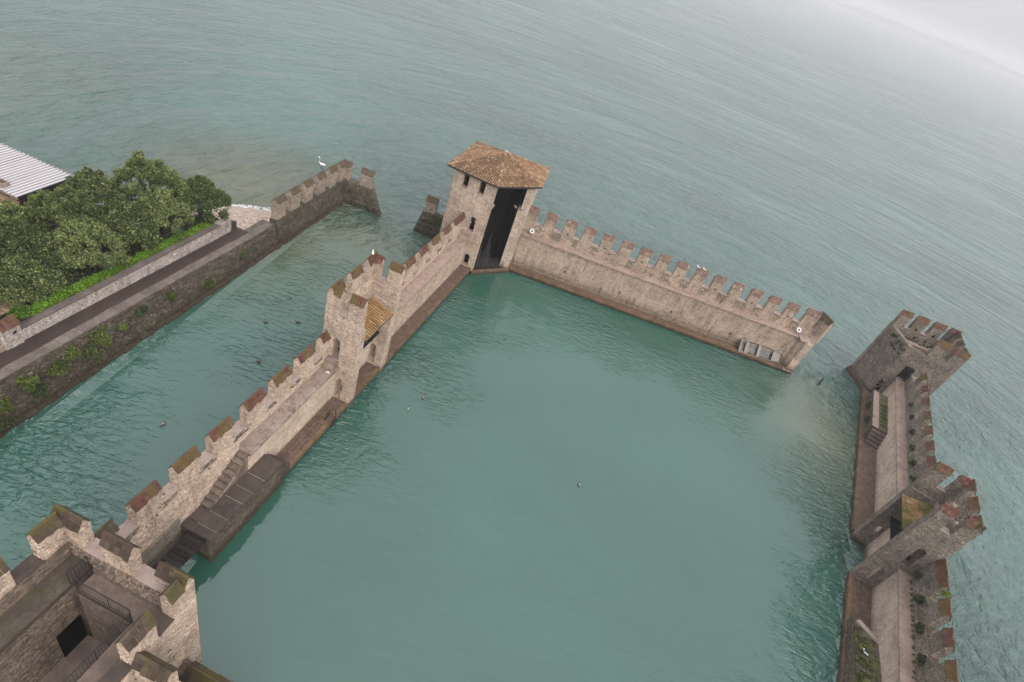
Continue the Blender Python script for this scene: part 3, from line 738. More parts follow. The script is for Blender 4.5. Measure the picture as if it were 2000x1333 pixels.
# ---- gate tower (used on both sides of the dock) ---------------------
def gate_tower(fr, ua, ub, n0, no, stone, label, tilemat, roofmat, group, lt=0.98, cols=5):
    """Open-backed battlemented tower: two side walls, an outer wall, a pent tile roof inside."""
    t = thing('gate_tower', label, 'tower', fr.P((ua+ub)/2, (n0+no)/2, 0), group)
    th = 0.6; zl = 8.1; zs = 9.25; ze = 10.85; zr = 11.3
    side = []
    holes = [(n0+0.72, n0+1.36, 0.7, 3.0, True), (n0+1.42, n0+2.08, 4.55, 6.85, True)]
    hf = lambda off, sg: (lambda a, z: inhole(holes, a, z, off, sg))
    for i, (o_, i_) in enumerate(((ua, ua+lt), (ub, ub-lt))):
        mb = MB(); wall_grid(mb, fr, 'n', n0, no-0.004, min(o_, i_), max(o_, i_), -0.8, zl, holes)
        o2 = o_+(th if i == 0 else -th)
        wall_grid(mb, fr, 'n', n0+0.02, no-0.004, min(o_, o2), max(o_, o2), zl, zs)
        mb.build('side_wall', stone, t)
        part(t, 'wall_ledge', m_sill, fr, (min(o2, i_), max(o2, i_), n0+0.03, no-0.7, zl, zl+0.04))
    mb = MB(); wall_grid(mb, fr, 'u', ua+0.003, ub-0.003, no-0.75, no, -0.8, zs-0.002)
    mb.build('outer_wall', stone, t)
    part(t, 'wall_ledge', m_sill, fr, (ua+lt, ub-lt, no-1.05, no-0.75, zl-0.3, zl+0.036))
    part(t, 'back_wall', m_plaster, fr, (ua+lt, ub-lt, n0+1.4, n0+1.75, -0.8, 4.3))
    # stone facing on the faces that show
    rec = []
    L = no-n0
    rec += stones(ff(fr, ua, no, ua, n0), 0.4, zs-0.03, (0.15, 0.28), (0.2, 0.55), (0.005, 0.035), hole=hf(no, -1))
    rec += stones(ff(fr, ub, n0, ub, no), 0.4, zs-0.03, (0.15, 0.28), (0.2, 0.55), (0.005, 0.035), hole=hf(n0, 1))
    rec += stones(ff(fr, ub, no, ua, no), 0.2, zs-0.03, (0.17, 0.3), (0.25, 0.6), (0.005, 0.035))
    rec += stones(ff(fr, ua, n0, ua+lt, n0), 0.5, zl, (0.2, 0.3), (0.3, 0.6), (0.0, 0.012))+stones(ff(fr, ub-lt, n0, ub, n0), 0.5, zl, (0.2, 0.3), (0.3, 0.6), (0.0, 0.012))
    rec += stones(ff(fr, ub-lt, no, ub-lt, n0), 4.6, zl-.03, (0.17, 0.3), (0.25, 0.6), (0.003, 0.025), hole=hf(no, -1))+stones(ff(fr, ua+lt, n0, ua+lt, no), 4.6, zl-.03, (0.17, 0.3), (0.25, 0.6), (0.003, 0.025), hole=hf(n0, 1))
    rec += stones(ff(fr, ua+th, n0, ua+th, no), zl+.05, zs-.03, (0.17, 0.3), (0.25, 0.6))+stones(ff(fr, ub-th, no, ub-th, n0), zl+.05, zs-.03, (0.17, 0.3), (0.25, 0.6))
    rec += stones(ff(fr, ua+th, no-0.75, ub-th, no-0.75), zl+.05, zs-.03, (0.17, 0.3), (0.25, 0.6))
    face_stones(rec, stone, t)
    # merlons
    kw = dict(rows=2, single=True)
    for (o_, s_) in ((ua, 1), (ub, -1)):
        e0, e1 = min(o_, o_+s_*th), max(o_, o_+s_*th)
        merlon(t, fr, 'n', n0+0.06, n0+1.16, e0, e1, zs, ze, zr, stone, tilemat, cols, **kw)
        merlon(t, fr, 'n', n0+1.93, no-0.56, e0, e1, zs, ze, zr, stone, tilemat, max(2, cols//2), **kw)
        a0, a1 = (o_, o_+1.35) if s_ > 0 else (o_-1.35, o_)
        merlon(t, fr, 'u', a0, a1, no-0.56, no, zs, ze-0.004, zr-0.004, stone, tilemat, cols, **kw)
        sills(t, fr, 'n', [(n0+1.16, n0+1.93)], e0, e1, zs+0.002, m_sill)
    mid = (ua+ub)/2
    merlon(t, fr, 'u', mid-0.72, mid+0.72, no-0.56, no, zs, ze, zr, stone, tilemat, cols, **kw)
    sills(t, fr, 'u', [(ua+1.35, mid-0.72), (mid+0.72, ub-1.35)], no-0.56, no, zs+0.002, m_sill)
    # pent roof
    a0, a1 = ua+lt-0.02, ub-lt+0.02
    nl, nh, z0, z1 = n0-0.12, no-0.85, 6.98, 7.66
    mb = MB()
    q = [fr.P(a0, nl, z0), fr.P(a1, nl, z0), fr.P(a1, nh, z1), fr.P(a0, nh, z1)]
    mb.hexa([p-Vector((0, 0, 0.12)) for p in q]+q); rf = mb.build('roof', m_under, t)
    mb = MB(); cylinder_tiles(mb, [q[0], q[1], q[2], q[3]], q[0], q[1], q[3], 0.26, 0.4, 0.088); mb.build('roof_tiles', roofmat, rf, 'stuff')
    part(t, 'beam', m_wood, fr, (a0, a1, n0+0.05, n0+0.2, 6.72, 6.88)); part(t, 'beam', m_wood, fr, (a0, a1, n0+1.3, n0+1.45, 7.02, 7.2))
    # timber gallery floor
    u = ua+lt
    while u < ub-lt-0.02:
        l = min(0.2, ub-lt-u); part(t, 'plank', m_wood, fr, (u+.008, u+l-.008, n0+0.72, no-0.76, 4.5+random.uniform(0, .012), 4.56)); u += 0.2
    part(t, 'joist', m_wood, fr, (ua+lt, ub-lt, n0+0.8, n0+0.95, 4.3, 4.495))
    return t
gate_tower(W_, 15.62, 21.88, -0.06, 2.95, m_pale, 'pale gate tower with ochre tile roof on the wall between castle and corner tower', m_capred, m_roofgold, 'gate towers on the dock walls', 0.98)

# ---- roofed corner tower --------------------------------------------
def edge_fr(p0, p1): return Fr((p0.x, p0.y), math.atan2(p1.x-p0.x, p1.y-p0.y))
def corner_tower():
    t = thing('corner_tower', 'tall corner tower with hipped terracotta roof and open dark front', 'tower', W_.P(46, 1, 0))
    pts = [W_.P(42.05, 4.75, 0), W_.P(42.05, -0.2, 0), W_.P(46.0, -3.5, 0), W_.P(52.0, -2.75, 0), W_.P(50.6, 5.3, 0)]
    th = 0.62; zt = 11.5
    doors = {0: [(3.12, 3.78, 5.15, 7.0, True), (3.58, 4.26, 0.8, 2.28, True), (1.1, 1.78, 9.8, 11.38), (3.05, 3.73, 9.8, 11.38)]}
    for i in range(5):
        if i == 1: continue
        p0, p1 = pts[i], pts[(i+1) % 5]; fr = edge_fr(p0, p1); L = (p1-p0).length; hs = doors.get(i, [])
        mb = MB(); wall_grid(mb, fr, 'u', 0, L-(0.0 if i in (0,) else 0.002), 0, th, -0.8, zt, hs)
        mb.build('wall', m_warm if i == 0 else m_warm, t)
        rec = stones(Face(p0, p1), 0.3, zt-0.05, (0.13, 0.24), (0.2, 0.55), (0.003, 0.026), hole=lambda a, z: inhole(hs, a, z, 0, 1))
        face_stones(rec, m_warm, t)
        for h in hs[2:]:
            part(t, 'window_sill', m_sill, fr, (h[0]-0.03, h[1]+0.03, -0.05, th, h[2]-0.02, h[2]+0.05))
    # front jambs of the open chamfer: corbelled pillar on the right, return of the south wall on the left
    part(t, 'pillar', m_plaster, N_, (-1.04, 0.0, -0.46, 1.1, 0.3, 8.2)); part(t, 'pillar', m_plaster, N_, (-0.76, -0.002, -0.455, 1.1, 8.5, zt-0.02))
    mb = MB()
    mb.hexa([N_.P(-1.04, -0.46, 8.15), N_.P(0, -0.46, 8.15), N_.P(0, 0.6, 8.15), N_.P(-1.04, 0.6, 8.15), N_.P(-1.55, -0.47, 8.42), N_.P(0.01, -0.47, 8.42), N_.P(0.01, 0.6, 8.42), N_.P(-1.55, 0.6, 8.42)])
    mb.box(N_, -1.6, 0.012, -0.48, 0.6, 8.42, 8.52); mb.build('corbel', m_sill, t)
    cf = edge_fr(pts[1], pts[2]); L = (pts[2]-pts[1]).length
    mb = MB(); mb.hexa([cf.P(0, 0.02, 8.3), cf.P(0.05, 0.02, 8.3), cf.P(0.05, 0.6, 8.3), cf.P(0, 0.6, 8.3), cf.P(0, 0.02, 9.1), cf.P(0.42, 0.02, 9.1), cf.P(0.42, 0.6, 9.1), cf.P(0, 0.6, 9.1)])
    mb.box(cf, -0.01, 0.46, 0.01, 0.6, 9.1, 9.22); mb.build('corbel', m_sill, t)
    part(t, 'lintel_beam', m_wood, cf, (0.0, L, 0.05, 0.35, zt-0.22, zt-0.02))
    # near-black panels paint the interior's shade; floor and netting behind the opening
    part(t, 'interior_shade_panel', m_black, cf, (0.3, L-0.75, 2.6, 2.75, 0.3, zt-0.3)); part(t, 'interior_shade_panel', m_black, cf, (0.5, 0.6, 0.5, 2.7, 0.3, 11.2)); part(t, 'interior_shade_panel', m_black, cf, (L-0.95, L-0.85, 0.7, 2.6, 0.3, 11.2))
    part(t, 'floor', m_wood, cf, (0.2, L-0.6, 0.3, 3.0, -0.6, 0.3))
    mb = MB()
    for k in range(70):
        x = 0.35+(L-1.35)*k/69; zt_ = 3.6+1.2*math.sin(k*0.31)+random.uniform(-1.4, 0.8) if 5 < k < 40 else random.uniform(0.8, 1.8)
        mb.tube([cf.P(x, 0.55, 0.3), cf.P(x+random.uniform(-.02, .02), 0.62, max(0.8, zt_))], 0.0065, 3)
    mb.build('netting', m_net, t, 'stuff')
    part(t, 'threshold_beam', m_rust, cf, (-0.1, L+0.1, -0.28, 0.15, -0.5, 0.42))
    # roof
    ez = 11.6
    E5 = [W_.P(41.7, 5.65, ez), W_.P(41.68, -0.35, ez), W_.P(46.5, -4.15, ez), W_.P(52.3, -3.25, ez), W_.P(50.85, 5.9, ez)]
    ap = W_.P(46.75, 1.1, 13.5)
    mb = MB(); mb.add(E5+[ap]+[e-Vector((0, 0, 0.14)) for e in E5], [(i, (i+1) % 5, 5) for i in range(5)]+[(i, 6+i, 6+(i+1) % 5, (i+1) % 5) for i in range(5)]+[(6, 7, 8, 9, 10)])
    rf = mb.build('roof', m_under, t)
    mb = MB()
    for i in range(5): cylinder_tiles(mb, [E5[i], E5[(i+1) % 5], ap], E5[i], E5[(i+1) % 5], ap, 0.235, 0.42, 0.086)
    mb.build('roof_tiles', m_roof, rf, 'stuff')
    mb = MB()
    for e in E5:
        d = ap-e; n = int(d.length/0.36); sd = d.cross(Vector((0, 0, 1))).normalized()
        for k in range(n):
            a = e+d*(k/n); b = e+d*((k+1.12)/n); V = []
            for (p, r_) in ((a, 0.13), (b, 0.11)):
                for q in range(4):
                    an = math.pi*q/3; V.append(p+sd*math.cos(an)*r_+Vector((0, 0, 0.06+math.sin(an)*r_*0.9)))
            mb.add(V, [(0, 1, 5, 4), (1, 2, 6, 5), (2, 3, 7, 6), (0, 1, 2, 3)])
    mb.build('ridge_tiles', m_roof, rf, 'stuff')
    mb = MB(); mb.ball(ap+Vector((0, 0, 0.12)), (0.26, 0.26, 0.16), 8, 5); mb.build('finial', m_grfeather, rf)
corner_tower()

# ---- north dock wall -------------------------------------------------
def north_wall():
    fr = N_
    t = thing('dock_wall', 'long weathered dock wall with a full row of merlons, facing the open lake', 'wall', fr.P(18, 1.5, 0), 'walls around the dock')
    part(t, 'wall_body', m_north, fr, (-0.3, 37.0, 1.2, 2.75, -0.8, 4.55))
    part(t, 'parapet', m_north, fr, (-0.3, 38.5, 2.07, 2.75, 4.55, 5.98))
    st = [0.02+2.42*i for i in range(15)]; st = [1.37+2.42*i-1.36 for i in range(15)]
    for i, a in enumerate(st):
        merlon(t, fr, 'u', a, a+1.36, 2.09, 2.74, 5.98, 7.38+random.uniform(-.05, .05), 7.95, m_north, m_capnorth, 6, 2, single=False)
        if i % 2 == 0 and i > 0: part(t, 'arrow_slit', m_black, fr, (a+0.62, a+0.76, 2.045, 2.075, 6.15, 6.36))
    sills(t, fr, 'u', [(a+1.36, b) for a, b in zip(st, st[1:]+[36.3])], 2.06, 2.75, 5.982, m_sill)
    rec = stones(ff(fr, -0.2, 1.2, 37.0, 1.2), 0.75, 4.5, (0.12, 0.22), (0.18, 0.5), (0.003, 0.024))
    rec += stones(ff(fr, -0.2, 2.07, 38.3, 2.07), 4.75, 5.95, (0.13, 0.22), (0.2, 0.5), (0.003, 0.025))
    rec += stones(ff(fr, 38.5, 2.75, -0.2, 2.75), 0.3, 5.95, (0.2, 0.34), (0.35, 0.8))
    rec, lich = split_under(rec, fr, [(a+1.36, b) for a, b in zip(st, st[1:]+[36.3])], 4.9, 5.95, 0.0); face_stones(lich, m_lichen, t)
    face_stones(rec, m_north, t)
    u = -0.2
    while u < 36.9:
        l = min(random.uniform(1.6, 2.8), 36.9-u+0.01); part(t, 'walkway_slab', m_walk, fr, (u+.006, u+l-.006, 1.02, 2.07, 4.55, 4.68)); u += l
        if l < 0.3: break
    # ledge along the water with its stone edge
    part(t, 'ledge', m_rust, fr, (-0.2, 38.2, -0.28, 1.2, -0.8, 0.42))
    part(t, 'wall_plinth', m_north, fr, (-0.2, 37.2, 0.85, 1.2, 0.42, 0.62))
    u = -0.1
    while u < 37.9:
        l = min(random.uniform(0.6, 1.3), 38.2-u); part(t, 'kerb_stone', m_rust, fr, (u+.008, u+l-.008, -0.36, 0.0, 0.1, 0.47+random.uniform(0, .025))); u += l
    for a, z in ((6.94, 1.76), (14.3, 1.72), (21.31, 1.68), (29.38, 1.7)):
        part(t, 'putlog_hole', m_black, fr, (a-0.12, a+0.12, 1.16, 1.21, z-0.14, z+0.14)); part(t, 'putlog_stone', m_sill, fr, (a-0.03, a+0.04, 1.1, 1.2, z-0.06, z+0.05))
    # end: corner merlon, turned return wall and broken landing
    zb, ze, zr = 5.98, 7.5, 8.1
    merlon(t, fr, 'u', 36.35, 38.0, 2.09, 2.74, zb-0.5, ze, zr, m_north, m_capnorth, 6)
    ef = edge_fr(fr.P(38.0, 2.74, 0), fr.P(39.0, 0.9, 0))
    merlon(t, ef, 'u', 0.02, 1.95, -0.02, 0.62, zb-1.4, ze-0.03, zr-0.03, m_north, m_capcastle, 6)
    ee = edge_fr(fr.P(38.9, 1.1, 0), fr.P(38.35, -0.3, 0)); ew = edge_fr(fr.P(38.0, 2.74, 0), fr.P(38.95, 1.0, 0))
    lo = [fr.P(36.98, 2.75, -.8), fr.P(37.9, 2.75, -.8), fr.P(39.0, 0.9, -.8), fr.P(38.45, -0.32, -.8), fr.P(37.35, -0.3, -.8), fr.P(37.0, 1.2, -.8)]
    zt = [4.9, 4.9, 4.9, 0.7, 0.7, 2.2]
    mb = MB(); mb.prism([fr.P(37.0, 2.74, -.8), fr.P(38.0, 2.74, -.8), fr.P(39.0, 0.95, -.8), fr.P(38.6, 0.2, -.8), fr.P(37.55, 0.3, -.8), fr.P(37.0, 1.21, -.8)],
                        [fr.P(37.0, 2.74, 4.5), fr.P(38.0, 2.74, 4.9), fr.P(39.0, 0.95, 5.6), fr.P(38.55, 0.3, 4.6), fr.P(37.75, 0.4, 4.3), fr.P(37.0, 1.21, 4.4)])
    mb.build('return_wall', m_north, t)
    mb = MB(); mb.prism([fr.P(37.3, -0.34, -.8), fr.P(38.45, -0.36, -.8), fr.P(38.9, 0.95, -.8), fr.P(37.6, 0.9, -.8)], [fr.P(37.45, -0.1, 0.75), fr.P(38.35, -0.15, 0.7), fr.P(38.75, 0.95, 3.6), fr.P(37.9, 0.9, 3.6)])
    mb.build('buttress', m_north, t)
    part(t, 'broken_slab', m_sill, fr, (36.9, 37.9, 0.35, 1.9, 4.62, 4.74)); part(t, 'broken_slab', m_walk, fr, (37.0, 38.3, -0.42, -0.1, 0.35, 0.58)); part(t, 'broken_slab', m_rust, fr, (37.2, 38.4, -0.45, 0.2, 0.6, 0.72))
    rec = stones(Face(fr.P(38.0, 2.74, 0), fr.P(39.0, 0.95, 0)), 0.2, 4.9, (0.14, 0.24), (0.25, 0.6), (0.0, 0.03))[::-1]
    rec = stones(Face(fr.P(38.95, 0.96, 0), fr.P(38.0, 2.76, 0)), 0.2, 5.0, (0.14, 0.24), (0.25, 0.6), (0.0, 0.03))
    face_stones(rec, m_north, t)
north_wall()

# ---- east dock wall --------------------------------------------------
def east_wall(u0, u1, starts, label, n_single, near):
    fr = E_
    t = thing('dock_wall', label, 'wall', fr.P((u0+u1)/2, 2.4, 0), 'walls around the dock')
    part(t, 'wall_body', m_plaster, fr, (u0, u1, 2.0, 3.3, -0.8, 3.86))
    mb = MB()
    P = fr.P
    mb.hexa([P(u0, 2.94, 3.86), P(u1, 2.94, 3.86), P(u1, 3.62, 3.86), P(u0, 3.62, 3.86), P(u0, 3.0, 5.3), P(u1, 3.0, 5.3), P(u1, 3.62, 5.3), P(u0, 3.62, 5.3)], .3)
    mb.build('parapet', m_grey, t)
    part(t, 'outer_face', m_grey, fr, (u0, u1, 3.3, 3.6, -0.8, 3.86))
    wd = 1.55
    for i, a in enumerate(starts):
        e = min(a+wd, u1-0.01)
        merlon(t, fr, 'u', max(a, u0+.01), e, 3.02, 3.62, 5.3, 6.70+random.uniform(-.04, .04), 7.15, m_grey, m_capred, 6, 2, single=near)
    rec = stones(ff(fr, u0, 2.96, u1, 2.96), 4.05, 5.28, (0.14, 0.26), (0.2, 0.5), (0.01, 0.06))
    rec += stones(ff(fr, u1, 3.62, u0, 3.62), 0.2, 5.28, (0.2, 0.34), (0.3, 0.7))
    face_stones(rec, m_grey, t, n_single)
    ss = sorted(starts)
    sills(t, fr, 'u', [(a+wd, b) for a, b in zip(ss[:-1], ss[1:]) if b-a-wd > 0.1], 3.0, 3.62, 5.302, m_dark)
    u = u0
    while u < u1-0.1:
        l = min(random.uniform(1.8, 3.0), u1-u); part(t, 'walkway_slab', m_walk, fr, (u+.006, u+l-.006, 1.86, 2.96, 3.86, 4.0)); u += l
    mb = MB(); nq = 0.06
    part(t, 'ledge', m_quay, fr, (u0, u1, nq, 2.0, -0.8, 0.55))
    u = u0
    while u < u1-0.1:
        l = min(random.uniform(0.7, 1.3), u1-u); part(t, 'kerb_stone', m_rust, fr, (u+.01, u+l-.01, -0.03, 0.34, 0.15, 0.6+random.uniform(0, .02))); u += l
    rec = stones(ff(fr, u0, nq, u1, nq), -0.1, 0.5, (0.15, 0.2), (0.4, 0.8), (0.0, 0.03)); face_stones(rec, m_pier, t)
    if near:
        paving(t, fr, u0+.02, u1-8.0, 0.36, 1.98, 0.55, m_quay, (0.35, 0.8))
    return t
far_st = [-12.3, -9.4, -6.6, -3.6, -0.65, 2.15, 4.8, 7.6, 10.4]
near_st = [18.9-1.5+2.65*0+0.0, 20.06, 22.8, 25.55, 28.25, 31.0, 33.7]
near_st[0] = 18.87
te_far = east_wall(-14.2, 12.98, far_st, 'grey rubble-topped dock wall with mossy merlons below the open end tower', 0, False)
te_near = east_wall(18.87, 36.0, [19.0-0.13]+[20.2, 22.85, 25.55, 28.2, 30.9, 33.6], 'near dock wall with smooth plaster inner face and weeds on its merlons, at the lower right', 160, True)
gate_tower(E_, 13.0, 18.85, 0.14, 3.25, m_grey, 'grey gate tower with moss-covered tile roof standing on the right-hand wall', m_capred, m_roofmoss, 'gate towers on the dock walls', 0.72)

# ---- mossy ramp block at the near right ------------------------------
def quay_ramp():
    fr = E_
    t = thing('quay_ramp', 'moss-covered sloping stone ramp at the foot of the near right wall', 'ramp', fr.P(26, 1, 0))
    P = fr.P; mb = MB()
    mb.hexa([P(23.6, 0.0, -.8), P(36, 0.0, -.8), P(36, 1.98, -.8), P(24.3, 1.98, -.8), P(23.9, 0.25, 1.25), P(36, 0.3, 2.7), P(36, 1.98, 2.9), P(24.6, 1.98, 1.5)])
    mb.build('ramp_body', m_mossy, t)
    mb = MB(); mb.hexa([P(23.75, 0.5, 0.5), P(24.1, 0.25, 0.5), P(25.1, 1.98, 0.5), P(24.6, 1.98, 0.5), P(23.85, 0.5, 1.5), P(24.2, 0.25, 1.5), P(25.2, 1.98, 1.62), P(24.7, 1.98, 1.62)])
    mb.build('head_slab', m_sill, t)
    face_stones(stones(ff(fr, 23.7, 0.02, 36, 0.02, 0, 0.1), 0.1, 1.3, (0.18, 0.3), (0.3, 0.7), (0.01, 0.06)), m_pier, t, 40)
    return t
quay_ramp()

# ---- arched landing below the end tower ------------------------------
def arch_landing():
    fr = E_
    t = thing('arched_landing', 'low arched stone landing with steps and a grassy top below the open end tower', 'landing', fr.P(-6, 1, 0))
    P = fr.P; zt = 2.3
    mb = MB()
    holes = [(-10.2, -7.7, -0.8, 1.95, True), (-6.7, -4.4, -0.8, 1.95, True)]
    wall_grid(mb, fr, 'u', -11.6, -3.4, 0.28, 0.75, -0.8, zt, holes)
    wall_grid(mb, fr, 'u', -11.6, -3.4, 1.6, 2.0, -0.8, zt)
    mb.box(fr, -11.6, -3.4, 0.75, 1.6, 2.0, zt)
    for a, e_ in ((-11.6, -10.2), (-7.7, -6.7), (-4.4, -3.4)): mb.box(fr, a, e_, 0.75, 1.6, -0.8, 2.0)
    mb.build('arcade', m_pier, t)
    u = -11.6
    while u < -3.4:
        l = min(random.uniform(0.6, 1.1), -3.4-u)
        part(t, 'slab', m_mossy, fr, (u+.01, u+l-.01, 0.95, 1.98, zt, zt+0.06+random.uniform(0, .02))); part(t, 'slab', m_walk, fr, (u+.012, u+l-.012, 0.24, 0.93, zt, zt+0.06+random.uniform(0, .02))); u += l
        if l < .2: break
    for i in range(5):
        part(t, 'step', m_step, fr, (-3.4+0.32*i, -3.02+0.32*i, 0.45+0.04*i, 1.98, zt-0.5-0.36*i, zt-0.26-0.36*i)); part(t, 'step_riser', m_pier, fr, (-3.4+0.32*i, -3.12+0.32*i, 0.5+0.04*i, 1.98, -0.5, zt-0.5-0.36*i))
    face_stones(stones(ff(fr, -11.6, 0.28, -3.4, 0.28), 0.1, zt-.03, (0.15, 0.26), (0.25, 0.6), (0.0, 0.035), hole=lambda a, z: inhole(holes, a, z, -11.6, 1)), m_pier, t)
    mb = MB(); leaf_quads(mb, [P(-8.8+i*0.9, 1.5, zt+0.1) for i in range(6)], [(0.5, 0.35, 0.12)]*6, 130, 0.14, (0.1, 1)); build_leaves(mb, 'grass_tuft', m_weedlite, t, 'stuff')
arch_landing()

# ---- open end tower --------------------------------------------------
def end_tower():
    t = thing('end_tower', 'roofless rubble tower with battlements at the far end of the right-hand wall', 'tower', E_.P(-17, 2, 0))
    A, B2, C, D = (-18.2, -2.0), (-14.25, 0.45), (-14.25, 6.1), (-20.9, 5.5)
    P = lambda q, z=0: E_.P(q[0], q[1], z)
    poly = [P(A), P(B2), P(C), P(D)]            # anticlockwise from the north-west corner
    base = [P((-17.9, -2.7)), P((-13.9, -0.2)), P((-14.2, 6.3)), P((-21.1, 5.7))]
    tops = [8.3, 8.2, 8.7, 8.7]; th = 0.65
    for i in range(4):
        p0, p1 = poly[i], poly[(i+1) % 4]; fr = edge_fr(p0, p1); L = (p1-p0).length
        hs = [(1.35, 2.4, 4.0, 6.0)] if i == 1 else []
        mb = MB(); wall_grid(mb, fr, 'u', 0, L-0.003, 0, th, 0.9 if i != 1 else -0.8, tops[i], hs)
        mb.build('wall', m_grey, t)
        rec = stones(Face(p0, p1), 0.9, tops[i]-0.04, (0.14, 0.28), (0.18, 0.5), (0.01, 0.07), hole=lambda a, z: inhole(hs, a, z))
        rec += stones(Face(fr.P(L-.65, th, 0), fr.P(.65, th, 0)), 5.5, tops[i]-0.04, (0.16, 0.28), (0.2, 0.5), (0.01, 0.04))
        face_stones(rec, m_grey, t)
        if i == 1:
            part(t, 'door_frame', m_wood, fr, (1.3, 1.38, -0.03, 0.3, 4.0, 6.05)); part(t, 'door_frame', m_wood, fr, (2.37, 2.45, -0.03, 0.3, 4.0, 6.05)); part(t, 'door_frame', m_wood, fr, (1.3, 2.45, -0.032, 0.3, 6.0, 6.08))
            part(t, 'lower_door', m_black, fr, (0.35, 0.95, -0.02, 0.1, 0.9, 3.0))
    mb = MB(); mb.prism([b-Vector((0, 0, .8)) for b in base], [p+Vector((0, 0, 0.95)) for p in poly]); mb.build('battered_base', m_pier, t)
    # wall-walk floor with a pit
    fb = edge_fr(poly[2], poly[3])
    mb = MB(); mb.prism([E_.P(-17.4, -1.0, 7.0), E_.P(-17.0, 0.4, 7.0), E_.P(-18.3, 5.4, 7.0), E_.P(-20.2, 5.0, 7.0), E_.P(-19.0, -0.6, 7.0)], [E_.P(-17.4, -1.0, 7.55), E_.P(-17.0, 0.4, 7.55), E_.P(-18.3, 5.4, 7.55), E_.P(-20.2, 5.0, 7.55), E_.P(-19.0, -0.6, 7.55)])
    mb.build('wall_walk', m_walk, t)
    part(t, 'pit_floor', m_slabdark, E_, (-18.5, -14.8, 0.9, 5.6, 2.0, 2.2))
    # pale coping along the low sides
    pa = [E_.P(-18.0, -1.75, 8.35), E_.P(-16.4, -0.8, 8.3), E_.P(-14.75, 0.35, 8.24), E_.P(-14.45, 0.9, 8.22), E_.P(-14.5, 2.4, 8.22)]
    mb = MB()
    for a, b in zip(pa[:-1], pa[1:]):
        f = edge_fr(a, b); l = (b-a).length
        q = [a+f.n*(-.1)+Vector((0, 0, -.03)), b+f.n*(-.1)+Vector((0, 0, -.03)), b+f.n*0.28+Vector((0, 0, -.03)), a+f.n*0.28+Vector((0, 0, -.03))]
        mb.hexa(q+[v+Vector((0, 0, .09)) for v in q])
    mb.build('coping', m_grey, t)
    # battlements: lake side, outer side and the two over the wall-walk door
    zb, ze, zr = 8.7, 10.2, 10.7
    fr = edge_fr(poly[3], poly[0]); L = (poly[0]-poly[3]).length
    x = 0.0
    for a, w_ in ((0.0, 1.35), (2.0, 1.5), (4.3, 1.5), (6.55, 1.35)):
        merlon(t, fr, 'u', a+.01, min(a+w_, L-.01), 0.02, 0.62, zb, ze, zr, m_grey, m_capred, 6)
    sills(t, fr, 'u', [(1.36, 2.0), (3.5, 4.3), (5.8, 6.55)], 0, 0.65, zb, m_sill)
    for a in (2.6, 5.0): part(t, 'arrow_slit', m_black, fr, (a, a+0.22, 0.64, 0.68, zb+0.1, zb+0.42))
    for a in (2.9, 4.4): part(t, 'arrow_slit', m_black, fr, (a, a+0.2, 0.64, 0.68, 7.75, 8.05))
    fr = edge_fr(poly[2], poly[3]); L = (poly[3]-poly[2]).length
    for a, w_ in ((0.7, 1.0), (2.6, 1.2), (4.6, 1.4)): merlon(t, fr, 'u', a, a+w_, 0.02, 0.62, zb, ze-.01, zr-.01, m_grey, m_capcastle, 5)
    fr = edge_fr(poly[1], poly[2]); L = (poly[2]-poly[1]).length
    for a, w_ in ((2.1, 1.5), (4.15, 1.48)): merlon(t, fr, 'u', a, a+w_, 0.02, 0.64, 8.2, ze, zr, m_grey, m_capred, 8)
    mb = MB(); wall_grid(mb, fr, 'u', 2.1, L-.01, 0.0, 0.64, 8.2, 8.75); mb.build('parapet', m_grey, t)
end_tower()

